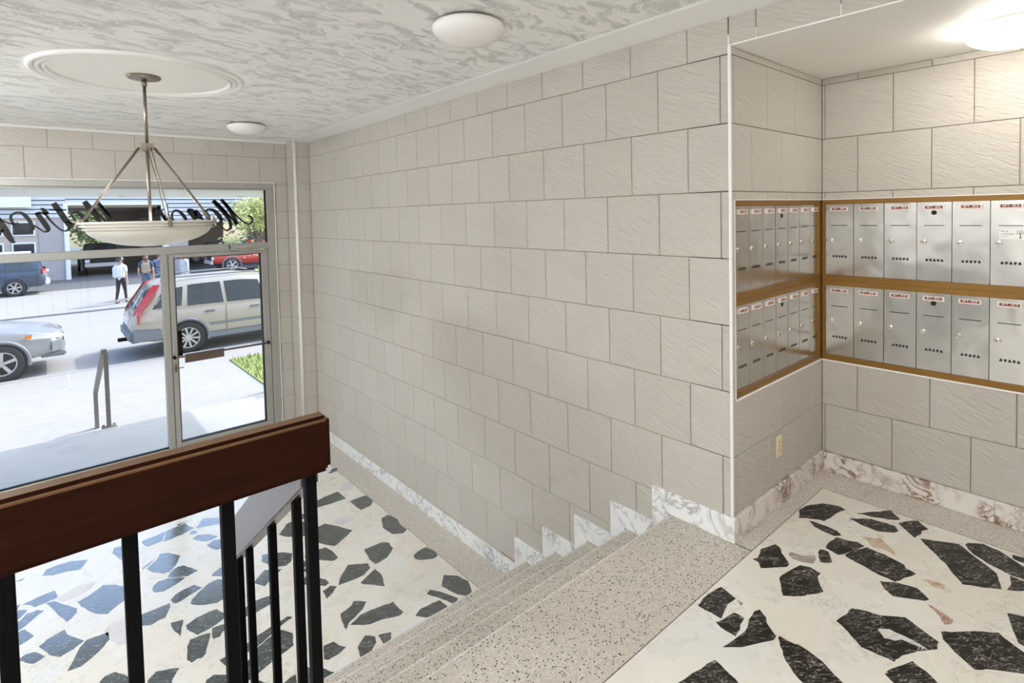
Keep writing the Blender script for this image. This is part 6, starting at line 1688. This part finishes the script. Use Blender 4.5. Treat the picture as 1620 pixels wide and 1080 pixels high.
    skin_mesh('hair', hp_, he, hr_, hair, e, root=1)
    # face: nose, ears, eyes
    m = MB()
    m.add([V(-0.012, 0.098, 1.60), V(0.012, 0.098, 1.60), V(0, 0.098, 1.645), V(0, 0.122, 1.607)], [(0, 1, 3), (1, 2, 3), (2, 0, 3)])
    m.build('nose', SKIN, e)
    for sd in (-1, 1):
        MB().lathe([(0, 0), (0.008 * s, 0.002), (0.010 * s, 0)], 8, tuple(V(0.028 * sd, 0.098, 1.645)), 'y').build('eye', M['black'], e)
        MB().lathe([(0.0, 0.012 * s), (0.018 * s, 0.008 * s), (0.022 * s, 0)], 8, tuple(V(0.074 * sd, 0.0, 1.625)), 'x').build('ear', SKIN, e)
    MB().box(-0.022 * s, 0.022 * s, 0.095 * s, 0.101 * s, 1.572 * s, 1.578 * s).build('mouth', plain('lips', (0.40, 0.16, 0.13), 0.5), e)
    if cap:
        c_ = MB()
        c_.lathe([(0.098 * s, 1.655 * s), (0.096 * s, 1.69 * s), (0.080 * s, 1.73 * s), (0.045 * s, 1.752 * s), (0.0, 1.757 * s)], 18, (0, 0.005, 0))
        c_.prism([(-0.075 * s, 0.07 * s), (0.075 * s, 0.07 * s), (0.06 * s, 0.165 * s), (0.0, 0.19 * s), (-0.06 * s, 0.165 * s)], 'z', 1.655 * s, 1.665 * s)
        c_.build('cap', cap, e, smooth=False)
    if pack:
        b_ = MB().box(-0.15 * s, 0.15 * s, -0.29 * s, -0.11 * s, 0.98 * s, 1.42 * s).build('backpack', pack, e, bevel=0.06 * s, segs=3)
        MB().box(-0.11 * s, 0.11 * s, -0.325 * s, -0.27 * s, 1.0 * s, 1.2 * s).build('pocket', pack, b_, bevel=0.025 * s)
        for sd in (-1, 1):
            m = MB(); m.tube([V(0.09 * sd, -0.13, 1.40), V(0.105 * sd, -0.02, 1.485), V(0.10 * sd, 0.13, 1.40), V(0.12 * sd, 0.14, 1.22), V(0.15 * sd, 0.02, 1.06), V(0.12 * sd, -0.12, 1.04)], 0.018 * s, 6); m.build('strap', pack, b_)
    return e
white_c = plain('white_cotton', (0.76, 0.77, 0.76), 0.8)
black_c = plain('black_cotton', (0.02, 0.02, 0.026), 0.8)
navy_c = plain('navy_cotton', (0.05, 0.07, 0.14), 0.8)
grey_c = plain('grey_cotton', (0.58, 0.58, 0.60), 0.8)
jean_c = plain('denim', (0.10, 0.15, 0.24), 0.8)
tan_c = plain('tan_canvas', (0.40, 0.33, 0.24), 0.8)
hair_b = plain('brown_hair', (0.16, 0.09, 0.05), 0.6)
hair_k = plain('dark_hair', (0.05, 0.035, 0.03), 0.6)
shoe_c = plain('brown_shoe', (0.12, 0.08, 0.06), 0.6)
t = NT('blue_print_cotton')
vv = t.n('ShaderNodeTexVoronoi', Vector=t.coords(), Scale=22.0)
M['print'] = t.done(Base_Color=t.mix(t.math('LESS_THAN', vv.outputs[0], 0.35), (0.08, 0.11, 0.25), (0.62, 0.66, 0.74)), Roughness=0.8)
person('person in white shirt, black leggings and cap walking behind the suv', (2.26, 25.6, GZ), R(-35), 1.74, white_c, black_c, hair_k, shoe_c, stride=0.16, cap=plain('grey_cap', (0.32, 0.36, 0.42), 0.7), pack=plain('pale_daypack', (0.66, 0.68, 0.70), 0.8))
person('person in navy shirt with a tan backpack beyond the suv', (3.20, 26.6, GZ), R(-10), 1.76, navy_c, jean_c, hair_b, shoe_c, stride=0.1, pack=tan_c, longhair=True)
person('person in blue printed shirt right beside the tan backpack', (3.72, 27.0, GZ), R(-25), 1.78, M['print'], jean_c, hair_k, shoe_c, stride=0.1)
person('person in pale grey shirt seen through the glass of the door', (4.55, 26.5, GZ), R(-60), 1.72, grey_c, grey_c, hair_k, shoe_c, stride=0.12, sleeves='long')

# ---------------------------------------------------------------- trees
def tree(label, loc, th, cr, cz, mt, n, leafs, seed, group='trees across the street'):
    rr = random.Random(seed)
    e = empty('tree', loc)
    tag(e, label, 'tree', group)
    m = MB()
    m.tube([(0, 0, 0), (0.02, 0.01, th * 0.6), (0.05, 0, cz)], [0.05 + th * 0.012, 0.04 + th * 0.01, 0.02], 8)
    tips = []
    for i in range(9):
        a = rr.uniform(0, 6.28)
        q = Vector((math.cos(a) * cr * rr.uniform(.4, .8), math.sin(a) * cr * rr.uniform(.4, .8), cz + rr.uniform(-.5, .7) * cr))
        m.tube([(0.02, 0.01, th * rr.uniform(.5, .9)), tuple(q * 0.6 + Vector((0, 0, th * 0.3))), tuple(q)], [0.035, 0.02, 0.008], 5)
        tips.append(q)
    m.build('trunk', M['bark'], e)
    f = MB()
    cl = [Vector((rr.gauss(0, .5) * cr, rr.gauss(0, .5) * cr, cz + rr.gauss(0, .45) * cr)) for _ in range(34)] + tips
    for i in range(n):
        c = rr.choice(cl)
        p = c + Vector((rr.gauss(0, 1), rr.gauss(0, 1), rr.gauss(0, .7))) * cr * 0.16
        d1 = Vector((rr.uniform(-1, 1), rr.uniform(-1, 1), rr.uniform(-.6, .6))).normalized()
        d2 = d1.orthogonal().normalized()
        l_, w_ = leafs * rr.uniform(.7, 1.3), leafs * 0.45
        f.add([p - d1 * l_ * .5, p + d2 * w_ * .5, p + d1 * l_ * .5, p - d2 * w_ * .5], [(0, 1, 2, 3)])
    o = mesh('foliage', f.v, f.f, mt, e)
    o['kind'] = 'stuff'
    return e
tree('small yellow-green street tree in front of the siding at the right', (7.15, 24.9, GZ), 2.3, 1.25, 3.25, M['leaf_y'], 3600, 0.17, 11)
tree('green tree seen through the carport opening', (5.2, 62, GZ), 3.5, 4.2, 4.0, M['leaf_g'], 3000, 0.6, 12)
tree('green tree beyond the carport, left of the other one', (-2.5, 70, GZ), 3.5, 4.2, 4.6, M['leaf_g'], 3000, 0.6, 13)
tree('green tree standing far behind the red pickup', (21, 66, GZ), 4, 5.5, 5.5, M['leaf_g'], 3000, 0.7, 14)
def shrub(label, loc, r, h, mt, n, seed):
    rr = random.Random(seed)
    e = empty('shrub', loc)
    tag(e, label, 'shrub', 'shrubs across the street')
    f, b = MB(), MB()
    for i in range(7):
        a = rr.uniform(0, 6.28)
        b.tube([(0, 0, 0), (math.cos(a) * r * .5, math.sin(a) * r * .5, h * .8)], [0.02, 0.006], 5)
    b.build('stem', M['bark'], e)
    for i in range(n):
        a, q = rr.uniform(0, 6.28), math.sqrt(rr.random()) * r
        p = Vector((math.cos(a) * q, math.sin(a) * q, rr.uniform(0.05, 1) * h * (1.1 - 0.5 * q / r)))
        d1 = Vector((rr.uniform(-1, 1), rr.uniform(-1, 1), rr.uniform(-.6, .6))).normalized()
        d2 = d1.orthogonal().normalized()
        f.add([p - d1 * .07, p + d2 * .035, p + d1 * .07, p - d2 * .035], [(0, 1, 2, 3)])
    o = mesh('foliage', f.v, f.f, mt, e)
    o['kind'] = 'stuff'
shrub('low yellow-green shrub at the far kerb beyond the suv roof', (7.55, 26.3, GZ), 0.8, 0.9, M['leaf_y'], 900, 21)
shrub('green shrub at the far kerb next to the yellow-green one', (9.6, 27.0, GZ), 0.9, 0.9, M['leaf_g'], 900, 22)
